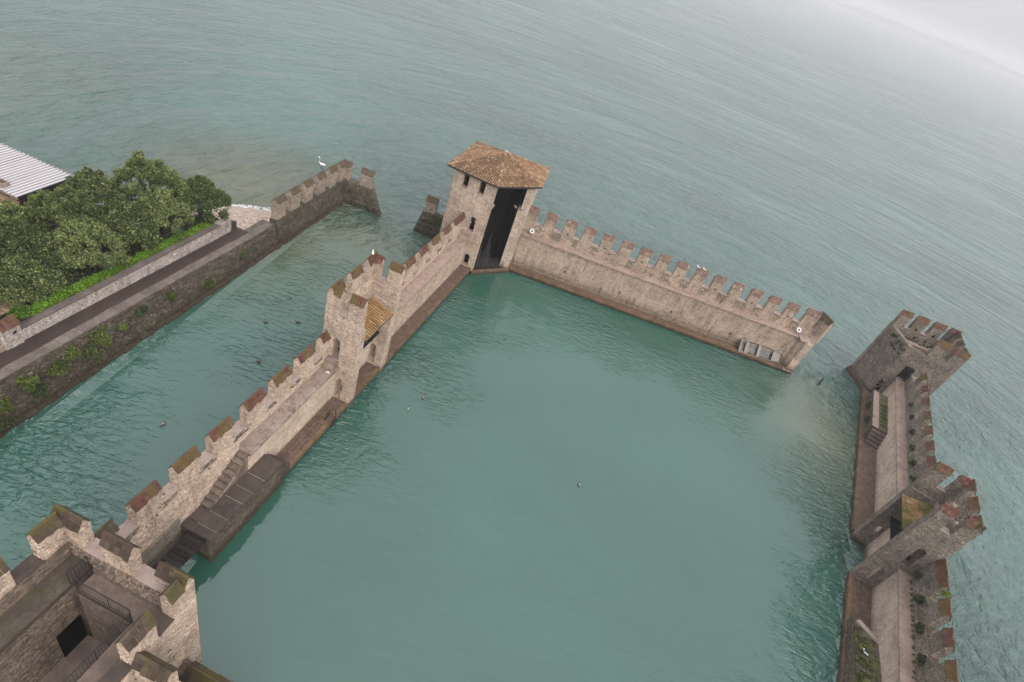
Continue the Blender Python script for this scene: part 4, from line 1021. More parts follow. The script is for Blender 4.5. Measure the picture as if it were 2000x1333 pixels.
# ---- castle tower, lower left ----------------------------------------
def castle():
    fr = W_
    t = thing('castle_tower', 'near castle tower with brown-capped merlons around a walled court', 'castle', fr.P(-8, -0.5, 0))
    zs, ze, zr = 8.5, 10.0, 10.5
    kw = dict(stone=m_castle, tile=m_capcastle, single=True)
    part(t, 'north_wall', m_castle, fr, (-5.15, -4.55, -3.85, 3.05, -0.8, zs))
    part(t, 'east_wall', m_castle, fr, (-9.6, -5.152, -3.85, -3.25, -0.8, zs))
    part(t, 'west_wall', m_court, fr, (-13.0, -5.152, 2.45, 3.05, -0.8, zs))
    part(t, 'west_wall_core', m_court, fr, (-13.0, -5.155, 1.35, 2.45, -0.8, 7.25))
    # merlons
    merlon(t, fr, 'n', -3.84, -2.4, -5.15, -4.56, zs, ze, zr, cols=5, **kw); merlon(t, fr, 'u', -5.8, -5.155, -3.84, -3.25, zs, ze-.004, zr-.004, cols=3, **kw)
    merlon(t, fr, 'n', -1.0, 0.46, -5.15, -4.56, zs, ze, zr, cols=6, **kw)
    merlon(t, fr, 'n', 1.62, 3.04, -5.15, -4.56, zs, ze, zr, cols=5, **kw); merlon(t, fr, 'u', -6.24, -5.155, 2.45, 3.04, zs, ze-.004, zr-.004, cols=5, **kw)
    merlon(t, fr, 'u', -9.3, -7.5, 2.45, 3.04, zs, ze, zr, cols=7, **kw)
    merlon(t, fr, 'u', -7.92, -6.64, -3.84, -3.25, zs, ze, zr, cols=6, **kw)
    sills(t, fr, 'n', [(-2.4, -1.0), (0.46, 1.62)], -5.15, -4.55, zs, m_sill); sills(t, fr, 'u', [(-7.5, -6.24)], 2.45, 3.05, zs, m_slabdark); sills(t, fr, 'u', [(-6.64, -5.8), (-9.0, -7.92)], -3.85, -3.25, zs, m_slabdark)
    recs = stones(ff(fr, -9.6, -3.85, -4.55, -3.85), 0.2, zs-.02, (0.13, 0.24), (0.25, 0.7), (0.008, 0.045))
    recs += stones(ff(fr, -4.55, -3.85, -4.55, 3.05), 3.0, zs-.02, (0.15, 0.26), (0.25, 0.6), (0.008, 0.04))
    recs = [(F, a0, a1, z0, z1, d) for F, a0, a1, z0, z1, d in recs]
    # outward faces must look away from the court
    face_stones(recs, m_castle, t, 300)
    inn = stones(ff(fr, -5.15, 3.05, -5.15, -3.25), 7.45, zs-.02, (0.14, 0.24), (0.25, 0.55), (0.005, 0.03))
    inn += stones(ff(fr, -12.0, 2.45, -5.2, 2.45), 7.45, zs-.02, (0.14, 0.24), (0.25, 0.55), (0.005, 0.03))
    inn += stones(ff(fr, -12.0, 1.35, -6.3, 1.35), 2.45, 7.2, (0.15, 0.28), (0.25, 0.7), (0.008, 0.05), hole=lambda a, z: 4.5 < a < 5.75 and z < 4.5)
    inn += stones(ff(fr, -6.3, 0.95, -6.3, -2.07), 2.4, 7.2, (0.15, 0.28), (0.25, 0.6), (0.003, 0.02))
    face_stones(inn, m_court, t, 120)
    # floors
    part(t, 'terrace', m_gravel, fr, (-6.3, -5.152, -3.248, 0.95, -0.6, 7.38)); part(t, 'wall_walk', m_darkwalk, fr, (-13.0, -5.156, 1.36, 2.448, 7.25, 7.4)); part(t, 'wall_walk', m_gravel, fr, (-11.0, -6.302, -3.248, -2.07, -0.6, 7.376))
    part(t, 'terrace_edge', m_slabdark, fr, (-6.34, -6.302, -2.05, 0.95, 7.2, 7.42)); part(t, 'wall_walk_edge', m_slabdark, fr, (-13.0, -5.2, 1.30, 1.358, 7.1, 7.41))
    part(t, 'terrace_kerb', m_court, fr, (-5.42, -5.153, -3.25, 0.95, 7.38, 7.75))
    part(t, 'court_floor', m_gravel, fr, (-13.0, -6.3, -2.07, 1.35, 2.1, 2.3))
    part(t, 'doorway_shade_panel', m_black, fr, (-7.5, -6.32, 1.28, 1.4, 2.3, 4.5))  # flat black panel: the recess shade is painted, the wall stays solid
    for u in (-6.2, -7.2):      # wooden putlogs left in the face
        part(t, 'putlog_hole', m_black, fr, (u, u+.16, -3.87, -3.84, 5.4+u*0.05, 5.55+u*0.05))
    # spur wall with one merlon, running out to the right
    part(t, 'spur_wall', m_castle, fr, (-8.05, -7.35, -6.9, -3.86, -0.8, 7.5)); merlon(t, fr, 'n', -5.5, -3.92, -8.0, -7.38, 7.5, 8.75, 9.2, cols=7, **kw)
    part(t, 'lower_wall', m_court, fr, (-6.2, -5.5, -8.5, -3.86, -0.8, 3.6)); merlon(t, fr, 'n', -8.4, -4.4, -6.2, -5.5, 3.6, 3.7, 4.1, stone=m_court, tile=m_capcastle, cols=12, single=True)
castle()

# ---- iron railings in the castle -------------------------------------
def railing(pts, label, z):
    t = thing('railing', label, 'railing', W_.P(pts[0][0], pts[0][1], z), 'railings in the castle court')
    for (a, b) in zip(pts[:-1], pts[1:]):
        A, Bp = W_.P(a[0], a[1], z), W_.P(b[0], b[1], z); L = (Bp-A).length; d = (Bp-A)/L; H = Vector((0, 0, 1))
        for h, r in ((1.0, 0.022), (0.1, 0.015)):
            mb = MB(); mb.tube([A+H*h, Bp+H*h], r, 5); mb.build('rail', m_iron, t)
        n = max(2, int(L/0.14))
        for i in range(n+1):
            big = i % 12 == 0 or i == n
            mb = MB(); mb.tube([A+d*L*i/n+H*(0 if big else 0.1), A+d*L*i/n+H*1.0], 0.022 if big else 0.009, 5); mb.build('post' if big else 'baluster', m_iron, t)
railing([(-6.28, 0.93), (-6.28, -1.98)], 'black iron railing along the edge of the gravel terrace', 7.4)
railing([(-6.4, -2.1), (-10.6, -2.1)], 'long black iron railing descending from the terrace along the gravel walk', 7.4)
railing([(-6.24, 1.32), (-5.3, 1.32)], 'short iron railing guarding the stair opening beside the mossy wall-walk', 7.4)

# ---- plank bridge between castle and landing -------------------------
def bridge():
    t = thing('footbridge', 'black timber plank footbridge between the castle and the dark landing', 'bridge', W_.P(-0.6, 0.7, 2.2))
    n = 13
    for i in range(n):
        u = -3.6+0.315*i; part(t, 'plank', m_wood, W_, (u+.012, u+.303, 0.1+random.uniform(-.03, .03), 1.36, 2.24, 2.30+random.uniform(0, .012)))
    for nn in (0.2, 1.2): part(t, 'beam', m_wood, W_, (-3.7, 0.5, nn, nn+0.14, 2.02, 2.24))
    part(t, 'guide_rail', m_iron, W_, (-3.5, 0.6, 0.66, 0.69, 2.315, 2.345))
    mb = MB()
    for u in (-0.05, 0.3): mb.tube([W_.P(u, 0.12, 2.2), W_.P(u, 0.1, 2.75)], 0.02, 5)
    mb.build('bracket', m_iron, t)
bridge()

# ================================================================== BANK ON THE LEFT
def bz(u): return 3.42-0.042*max(0, min(u, 27.5))         # height of the path along the bank
def bank():
    fr = B_; P = fr.P
    t = thing('quay_wall', 'dark rubble quay wall with weeds, along the left bank below the brick path', 'wall', P(12, 1, 0))
    mb = MB(); us = [-8, 0, 6, 12, 18, 24, 30.4]
    for a, b in zip(us[:-1], us[1:]):
        mb.hexa([P(a, 0.0, -.8), P(b, 0.0, -.8), P(b, 2.2, -.8), P(a, 2.2, -.8), P(a, 0.85, bz(a)-.08), P(b, 0.85, bz(b)-.08), P(b, 2.2, bz(b)-.08), P(a, 2.2, bz(a)-.08)], 0.3)
    mb.build('wall_body', m_dark, t)
    recs = []
    for a, b in zip(us[:-1], us[1:]):
        recs += stones(ff(fr, a, 0.0, b, 0.0, -0.8, 0.85/(bz((a+b)/2)+.72)), 0.0, (bz(a)+bz(b))/2-.12, (0.16, 0.34), (0.2, 0.65), (0.0, 0.13))
    face_stones(recs, m_dark, t, 300)
    u = -4.0
    while u < 30.2:
        l = min(random.uniform(0.8, 1.8), 30.3-u); a, b = u+.01, u+l-.01; h = random.uniform(0, .03)
        q = [P(a, 0.8, bz(a)-.09), P(b, 0.8, bz(b)-.09), P(b, 1.58+random.uniform(-.06, .06), bz(b)-.09), P(a, 1.58, bz(a)-.09)]
        mb = MB(); mb.hexa(q+[v+Vector((0, 0, .10+h)) for v in q], 0.0); mb.build('coping_stone', m_copingdark, t); u += l
    # uneven footing stones at the waterline
    u = -4
    while u < 43:
        l = random.uniform(0.35, 0.9); mb = MB(); mb.box(fr, u+.02, u+l-.02, -0.22+random.uniform(-.08, .08), 0.2, -0.6, 0.05+random.uniform(0, .14)); mb.build('footing_stone', m_pier, t); u += l
    # brick path, sloping down to the beach
    pm = MB()
    for a, b in zip(us[:-1], us[1:]):
        if a >= 24: b = 27.3
        pm.hexa([P(a, 1.5, bz(a)-.4), P(b, 1.5, bz(b)-.4), P(b, 3.0, bz(b)-.4), P(a, 3.0, bz(a)-.4), P(a, 1.5, bz(a)), P(b, 1.5, bz(b)), P(b, 3.0, bz(b)), P(a, 3.0, bz(a))], .5)
        if a >= 24: break
    tag(pm.build('path', m_brick), kind='structure')
    # breakwater with merlons
    t = thing('breakwater_wall', 'rubble breakwater with a rising row of brown-capped merlons and a short return at its tip', 'wall', P(37, 1, 0))
    mb = MB(); mb.hexa([P(30.3, -0.05, -.8), P(43.7, -0.05, -.8), P(43.7, 1.4, -.8), P(30.3, 1.4, -.8), P(30.3, 0.62, 2.75), P(43.7, 0.62, 2.6), P(43.7, 1.36, 2.6), P(30.3, 1.36, 2.75)], .4)
    mb.build('wall_body', m_dark, t)
    Pr = R_.P
    mb = MB(); mb.hexa([Pr(-1.0, 0, -.8), Pr(4.75, 0.0, -.8), Pr(4.6, 1.4, -.8), Pr(-1.0, 1.4, -.8), Pr(-0.6, 0.5, 2.95), Pr(3.3, 0.5, 2.85), Pr(3.25, 1.2, 2.85), Pr(-0.6, 1.2, 2.95)], .4)
    mb.hexa([Pr(3.8, -.15, -.8), Pr(5.2, -.1, -.8), Pr(4.9, 1.2, -.8), Pr(3.8, 1.3, -.8), Pr(3.9, 0.1, 0.2), Pr(4.9, 0.1, 0.12), Pr(4.6, 1.0, 0.15), Pr(3.9, 1.1, 0.25)], .2)
    mb.build('return_wall', m_dark, t)
    st = [30.5, 33.1, 35.65, 38.25, 40.8]
    for a in st: merlon(t, fr, 'u', a, a+1.52, 0.64, 1.34, 2.7, 4.64, 5.15, m_break, m_capbrown, 9, 3)
    merlon(t, fr, 'u', 43.0, 44.45, 0.64, 1.3, 2.6, 4.62, 5.12, m_break, m_capbrown, 7, 3); merlon(t, R_, 'u', -0.62, 0.1, 0.52, 1.18, 2.6, 4.6, 5.1, m_break, m_capbrown, 4, 3)
    merlon(t, R_, 'u', 1.45, 3.0, 0.52, 1.18, 2.85, 4.5, 5.0, m_break, m_capbrown, 9, 3)
    recs = stones(ff(fr, 30.3, -0.05, 43.5, -0.05, -0.8, 0.67/3.5), 0.05, 2.7, (0.16, 0.32), (0.2, 0.6), (0.0, 0.11))
    recs += stones(ff(R_, -.5, 0.0, 4.4, 0.0, -.8, 0.5/3.7), 0.05, 2.8, (0.16, 0.32), (0.2, 0.6), (0.0, 0.11), hole=lambda a, z: a-.5 > 4.75-(z+.8)*0.4)
    face_stones(recs, m_dark, t)
    # ruined stub by the tower
    t = thing('ruined_wall', 'mossy ruined wall stub with a single merlon in the water beside the corner tower', 'wall', Pr(11, 0.5, 0))
    mb = MB(); mb.hexa([Pr(9.2, -0.45, -.8), Pr(15.0, -0.75, -.8), Pr(15.0, 1.3, -.8), Pr(9.0, 1.3, -.8), Pr(10.0, 0.1, 3.0), Pr(14.2, 0.0, 2.9), Pr(14.2, 0.8, 2.9), Pr(10.0, 0.8, 3.0)], .4)
    mb.build('wall_body', m_dark, t)
    merlon(t, R_, 'u', 10.1, 11.5, 0.12, 0.78, 2.9, 4.4, 4.9, m_break, m_capbrown, 8, 3)
    face_stones(stones(ff(R_, 9.6, -0.45, 14.2, -0.6, -.8, 0.16), 0.05, 2.9, (0.16, 0.3), (0.2, 0.55), (0.0, 0.1), hole=lambda a, z: a < (z)*0.16), m_dark, t)
    # beach and garden ground
    mb = MB()
    pts = [(27.2, 1.5, 2.1), (27.0, 4.0, 2.15), (26.0, 8, 2.2), (21.0, 13, 1.8), (15, 24, 1.2), (8, 40, 1.2)]
    sh = [(38.6, 1.4, -.35), (37.0, 4.5, -.35), (34.6, 8, -.35), (25.0, 13, -.35), (16.5, 24, -.35), (9, 42, -.35)]
    V = []; F = []; nn = 12
    for (a, b) in zip(pts, sh):
        for j in range(nn+1):
            f = j/nn; x = a[0]+(b[0]-a[0])*f; y = a[1]+(b[1]-a[1])*f; z = a[2]+(b[2]-a[2])*f+(0.03*math.sin(j*1.7+x) if 0 < j < nn else 0); V.append(P(x, y, z))
    for i in range(len(pts)-1):
        for j in range(nn): F.append((i*(nn+1)+j, i*(nn+1)+j+1, (i+1)*(nn+1)+j+1, (i+1)*(nn+1)+j))
    mb.add(V, F, .5)
    m, tt, bb = newmat('shingle_beach'); p = wpos(tt)
    vo = N(tt, 'TexVoronoi'); vo.inputs['Scale'].default_value = 7.0; tt.links.new(p, vo.inputs['Vector'])
    sx = N(tt, 'SeparateColor'); tt.links.new(vo.outputs['Color'], sx.inputs[0])
    peb = ramp(tt, sx.outputs[0], [(0, (0.17, 0.12, 0.09)), (0.4, (0.33, 0.25, 0.195)), (0.8, (0.42, 0.33, 0.265)), (1, (0.6, 0.52, 0.45))])
    z = N(tt, 'SeparateXYZ'); tt.links.new(p, z.inputs[0])
    wet = mapr(tt, math_(tt, 'ADD', z.outputs[2], math_(tt, 'MULTIPLY', noise(tt, p, 0.8), 0.2)), 0.30, 0.55, 1, 0)
    colr = mix(tt, wet, peb, (0.33, 0.245, 0.195)); tt.links.new(colr, bb.inputs['Base Color'])
    tt.links.new(mapr(tt, wet, 0, 1, 0.95, 0.45), bb.inputs['Roughness']); bump(tt, bb, vo.outputs['Distance'], 0.5, 0.05)
    tag(mb.build('beach', m), kind='structure')
    # a line of white foam where the ripple breaks on the beach
    fm = MB(); random.seed(3)
    for k in range(420):
        f = random.random(); g = f*4; i = min(3, int(g)); r_ = g-i
        a0, b0 = pts[i], sh[i]; a1, b1 = pts[i+1], sh[i+1]
        cx = (a0[0]+(b0[0]-a0[0])*.857)*(1-r_)+(a1[0]+(b1[0]-a1[0])*.857)*r_; cy = (a0[1]+(b0[1]-a0[1])*.857)*(1-r_)+(a1[1]+(b1[1]-a1[1])*.857)*r_
        c_ = P(cx+random.gauss(0.25, .22)+0.12*math.sin(cy*1.3), cy+random.uniform(-.1, .1), random.uniform(.02, .05)); s_ = random.uniform(.06, .2)
        fm.hexa([c_+Vector((-s_, -s_*.4, -.02)), c_+Vector((s_, -s_*.5, -.02)), c_+Vector((s_*.8, s_*.5, -.02)), c_+Vector((-s_*.9, s_*.4, -.02)), c_+Vector((-s_*.6, -s_*.3, .02)), c_+Vector((s_*.6, -s_*.3, .02)), c_+Vector((s_*.5, s_*.3, .02)), c_+Vector((-s_*.6, s_*.3, .02))])
    tag(fm.build('foam', m_foam), kind='stuff')
    # raised garden ground
    mb = MB(); mb.prism([P(-10, 3.1, -.8), P(27.6, 3.1, -.8), P(22.0, 12, -.8), P(14.8, 26, -.8), P(4, 60, -.8), P(-10, 60, -.8)], [P(-10, 3.1, 3.5), P(27.4, 3.1, 2.9), P(21.6, 12, 2.6), P(14.4, 26, 2.4), P(4, 60, 2.4), P(-10, 60, 3.3)])
    tag(mb.build('garden_ground', m_soil), kind='structure')
    # garden wall with rough pale stones, tile-capped gate pier at the near end
    t = thing('garden_wall', 'low whitish stone garden wall with dark streaks between brick path and hedge', 'wall', P(15, 3, 3))
    mb = MB()
    def gz(u): return bz(u)+1.02+0.012*max(0, u-5)
    us2 = [4.9, 10, 15, 20, 24.6]
    for a, b in zip(us2[:-1], us2[1:]):
        mb.hexa([P(a, 2.8, bz(a)-.1), P(b, 2.8, bz(b)-.1), P(b, 3.25, bz(b)-.1), P(a, 3.25, bz(a)-.1), P(a, 2.8, gz(a)), P(b, 2.8, gz(b)), P(b, 3.25, gz(b)), P(a, 3.25, gz(a))], .3)
    mb.build('wall_body', m_garden, t)
    rec = []
    for a, b in zip(us2[:-1], us2[1:]): rec += stones(ff(fr, a, 2.8, b, 2.8), bz(a)+.02, gz(b)-.02, (0.16, 0.3), (0.25, 0.6), (0.01, 0.05))
    face_stones(rec, m_garden, t, 300)
    u = 4.9
    while u < 24.5:
        l = min(random.uniform(.7, 1.4), 24.6-u); a, b = u+.01, u+l-.01
        q = [P(a, 2.72, gz(a)), P(b, 2.72, gz(b)), P(b, 3.3, gz(b)), P(a, 3.3, gz(a))]; mb = MB(); mb.hexa(q+[v+Vector((0, 0, .07)) for v in q], 0.0); mb.build('coping_stone', m_capstone, t); u += l
    part(t, 'end_block', m_garden, fr, (24.65, 26.3, 2.85, 3.5, 1.8, 3.7)); face_stones(stones(ff(fr, 24.65, 2.85, 26.3, 2.85), 2.3, 3.65, (.18, .3), (.25, .5)), m_garden, t, 30)
    t = thing('gate_pier', 'short stone gate pier with red tile cap at the near end of the garden wall', 'pillar', P(4.3, 3.0, 3.2))
    merlon(t, fr, 'u', 3.7, 4.88, 2.68, 3.4, 3.1, 4.95, 5.4, m_garden, m_capred, 7, 2, single=True)
    part(t, 'number_plaque', m_iron, fr, (4.35, 4.55, 2.64, 2.67, 4.3, 4.5))
    t = thing('porch_step', 'terracotta-floored porch step with orange stone edge beside the gate pier', 'step', P(1.5, 3.4, 3.4))
    part(t, 'floor', m_terr, fr, (-3, 3.66, 3.06, 6.5, 3.3, 3.62)); part(t, 'edge', m_sill, fr, (-3, 3.66, 2.78, 3.05, 3.2, 3.64))
    part(t, 'gate_panel', m_terr, fr, (3.5, 3.62, 3.1, 6.4, 3.62, 5.1))
GARD = [(0.52, 0.455, 0.405), (0.42, 0.365, 0.32), (0.6, 0.54, 0.49), (0.30, 0.255, 0.22)]
m_garden = stone_mat('whitish_rubble', GARD, stain=(0.10, 0.08, 0.06), stain_amt=0.9, rubble=3.6, bumps=0.8, algae=False)
m_capstone = slab_mat('dark_coping', [(0.072, 0.056, 0.048), (0.108, 0.086, 0.074), (0.152, 0.124, 0.108)], amt=0.4)
m_copingdark = slab_mat('quay_coping', [(0.084, 0.066, 0.053), (0.132, 0.104, 0.084), (0.200, 0.164, 0.136)], amt=0.5, sc=1.5)
bank()

# ---- lakeside building behind the trees ------------------------------
def building():
    fr = B_; P = fr.P
    t = thing('lakeside_pavilion', 'lakeside building with white ribbed metal roof and tan slatted fascia', 'building', P(14, 16, 2.4))
    z0 = 6.4
    # roof runs away to the left; its lake-side eave is at the far end
    far, near_, nr, lf = 19.3, 14.1, 12.7, 34.0
    part(t, 'wall', m_slabdark, fr, (near_+.4, far-.4, nr+.6, lf, 2.2, z0-.2))
    part(t, 'roof', m_metalroof, fr, (near_, far, nr, lf, z0-.12, z0))
    n = nr
    k = 0
    while n < lf-1:
        part(t, 'roof_rib', m_seam, fr, (near_+.05, far-.02, n, n+.06, z0+.001, z0+.06)); n += 0.34; k += 1
    n = nr
    while n < lf-1:
        part(t, 'eave_tooth', m_grfeather, fr, (far-.02, far+.1, n, n+.2, z0-.06, z0+.07)); n += 0.42
    part(t, 'gutter', m_iron, fr, (near_, far+.1, nr-.1, nr, z0-.1, z0+.05)); part(t, 'skylight_curb', m_walkdark, fr, (near_+.3, near_+.9, nr+1.6, lf, z0+.001, z0+.35)); part(t, 'skylight_glass', m_slabdark, fr, (near_+.4, near_+.8, nr+1.7, lf, z0+.35, z0+.36))
    part(t, 'roof_edge', m_walkdark, fr, (near_-.12, near_, nr-.1, lf, z0-.15, z0+.06))
    for i in range(9):
        z = z0-0.32-0.24*i; part(t, 'slat', m_slat, fr, (near_-.12-.05*i, near_-.04-.05*i, nr-.2, lf, z-.15, z+.03))
    part(t, 'fascia_back', m_under, fr, (near_+.0, near_+.2, nr, lf, z0-2.6, z0-.15))
    # stacked planks/deck steps seen at the left edge below the trees
    t = thing('garden_deck', 'dark timber garden deck boards under the trees beside the hedge', 'deck', P(6, 6.5, 3.5))
    for i in range(9): part(t, 'board', m_slat, fr, (4.6+.38*i, 4.92+.38*i, 5.4, 9.5, 3.5+.02*(i % 2), 3.6+.02*(i % 2)))
building()

# ---- trees -----------------------------------------------------------
def tree(u, n, top, rad, label, seed, lean=(0, 0), mat=None):
    random.seed(seed); fr = B_; P = fr.P; zb = 2.9
    t = thing('willow_tree', label, 'tree', P(u, n, zb), 'trees in the lakeside garden')
    mb = MB(); hgt = top-zb; fork = P(u+lean[0]*.3, n+lean[1]*.3, zb+hgt*.38)
    mb.tube([P(u, n, zb-.3), P(u+.05, n, zb+hgt*.2), fork], [.26, .2, .16], 7)
    ctr = []; rads = []
    nb = 9
    for i in range(nb):
        an = 2*math.pi*i/nb+random.uniform(-.3, .3); rr = rad*random.uniform(.35, .85); zz = zb+hgt*random.uniform(.5, .85)
        e = P(u+lean[0]+rr*math.cos(an), n+lean[1]+rr*math.sin(an), zz); mid = fork.lerp(e, .55)+Vector((random.uniform(-.2, .2), random.uniform(-.2, .2), .3))
        mb.tube([fork, mid, e], [.1, .06, .025], 5)
    mb.build('trunk', m_bark, t, smooth=True)
    for i in range(85):
        an = random.uniform(0, 2*math.pi); rr = rad*math.sqrt(random.random())*0.92; f = rr/rad
        zt = zb+hgt*(0.42+0.5*(1-f*f)*random.uniform(.55, 1.0)+0.05*random.random())
        ctr.append(P(u+lean[0]+rr*math.cos(an), n+lean[1]+rr*math.sin(an), zt)); s_ = random.uniform(.32, .75); rads.append((s_, s_, s_*random.uniform(.45, .75)))
    for i in range(16):     # hanging outer sprays
        an = random.uniform(0, 2*math.pi); rr = rad*random.uniform(.85, 1.08)
        ctr.append(P(u+lean[0]+rr*math.cos(an), n+lean[1]+rr*math.sin(an), zb+hgt*random.uniform(.3, .6))); rads.append((.4, .4, random.uniform(.5, .9)))
    for i in range(14):     # top sprays
        an = random.uniform(0, 2*math.pi); rr = rad*random.uniform(0, .7)
        ctr.append(P(u+lean[0]+rr*math.cos(an), n+lean[1]+rr*math.sin(an), zb+hgt*random.uniform(.86, 1.02)*(1-.22*(rr/rad)**2))); rads.append((.3, .3, .4))
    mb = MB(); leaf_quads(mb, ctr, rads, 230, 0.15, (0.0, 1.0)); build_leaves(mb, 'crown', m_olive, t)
TREES = [(25.3, 5.5, 7.3, 2.3, 'outermost willow with the brightest round crown, overhanging the shingle beach'),
         (22.2, 8.2, 9.3, 3.0, 'tallest willow, its crown rising highest against the lake'),
         (18.6, 10.6, 8.0, 2.6, 'willow in front of the far end of the white metal roof'),
         (21.0, 5.7, 7.2, 2.3, 'willow leaning over the far half of the hedge'),
         (17.2, 6.2, 7.4, 2.4, 'mid-row willow above the middle of the hedge'),
         (13.4, 6.0, 7.4, 2.5, 'broad willow whose sprays hang over the hedge nearest the dark gap'),
         (15.0, 9.3, 8.2, 2.7, 'willow covering the near corner of the white metal roof'),
         (10.6, 8.4, 7.2, 2.6, 'willow below the tan slatted fascia at the left edge'),
         (8.4, 6.2, 6.6, 2.1, 'nearest willow at the left edge beyond the gate pier'),
         (11.8, 11.6, 6.9, 2.4, 'shaded willow farthest left under the fascia')]
for i, (u, n, top, r_, lab) in enumerate(TREES): tree(u, n, top, r_, lab, 40+i)
random.seed(99)
def hedge():
    fr = B_; P = fr.P
    t = thing('hedge', 'long clipped bright green hedge running behind the pale garden wall', 'hedge', P(14, 3.8, 3.5))
    ctr = []; rad = []; u = 6.6
    while u < 25.0:
        z = bz(u)+1.15; ctr.append(P(u, 3.75+random.uniform(-.1, .1), z)); rad.append((.5, .45, .42)); u += .33
    mb = MB(); leaf_quads(mb, ctr, rad, 240, 0.12, (0.1, 1.0)); build_leaves(mb, 'foliage', m_hedge, t)
    mb = MB(); mb.box(fr, 6.4, 25.0, 3.45, 4.05, 2.6, 3.6); mb.build('stems', m_bark, t)
    for k, (u, n, z, r_, lab) in enumerate([(5.75, 3.65, 4.75, .72, 'round bright green bush beside the gate pier'), (3.9, 4.4, 4.85, .5, 'small bright green bush behind the red-capped gate pier')]):
        t = thing('bush', lab, 'bush', P(u, n, 3.4)); cs = []; rs = []
        for i in range(14):
            a = random.uniform(0, 6.28); q = r_*random.uniform(0, .75); cs.append(P(u+q*math.cos(a), n+q*math.sin(a), z+random.uniform(-.4, .15))); rs.append((.33, .33, .28))
        mb = MB(); leaf_quads(mb, cs, rs, 170, 0.12, (.2, 1)); build_leaves(mb, 'foliage', m_hedge, t); mb = MB(); mb.tube([P(u, n, 3.3), P(u, n, z)], .07, 6); mb.build('stems', m_bark, t)
    # darker undergrowth between the trees
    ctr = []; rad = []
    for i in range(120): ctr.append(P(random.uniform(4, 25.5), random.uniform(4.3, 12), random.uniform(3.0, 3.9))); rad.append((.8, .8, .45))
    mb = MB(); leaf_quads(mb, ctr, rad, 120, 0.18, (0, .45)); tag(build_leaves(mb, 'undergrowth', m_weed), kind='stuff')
hedge()

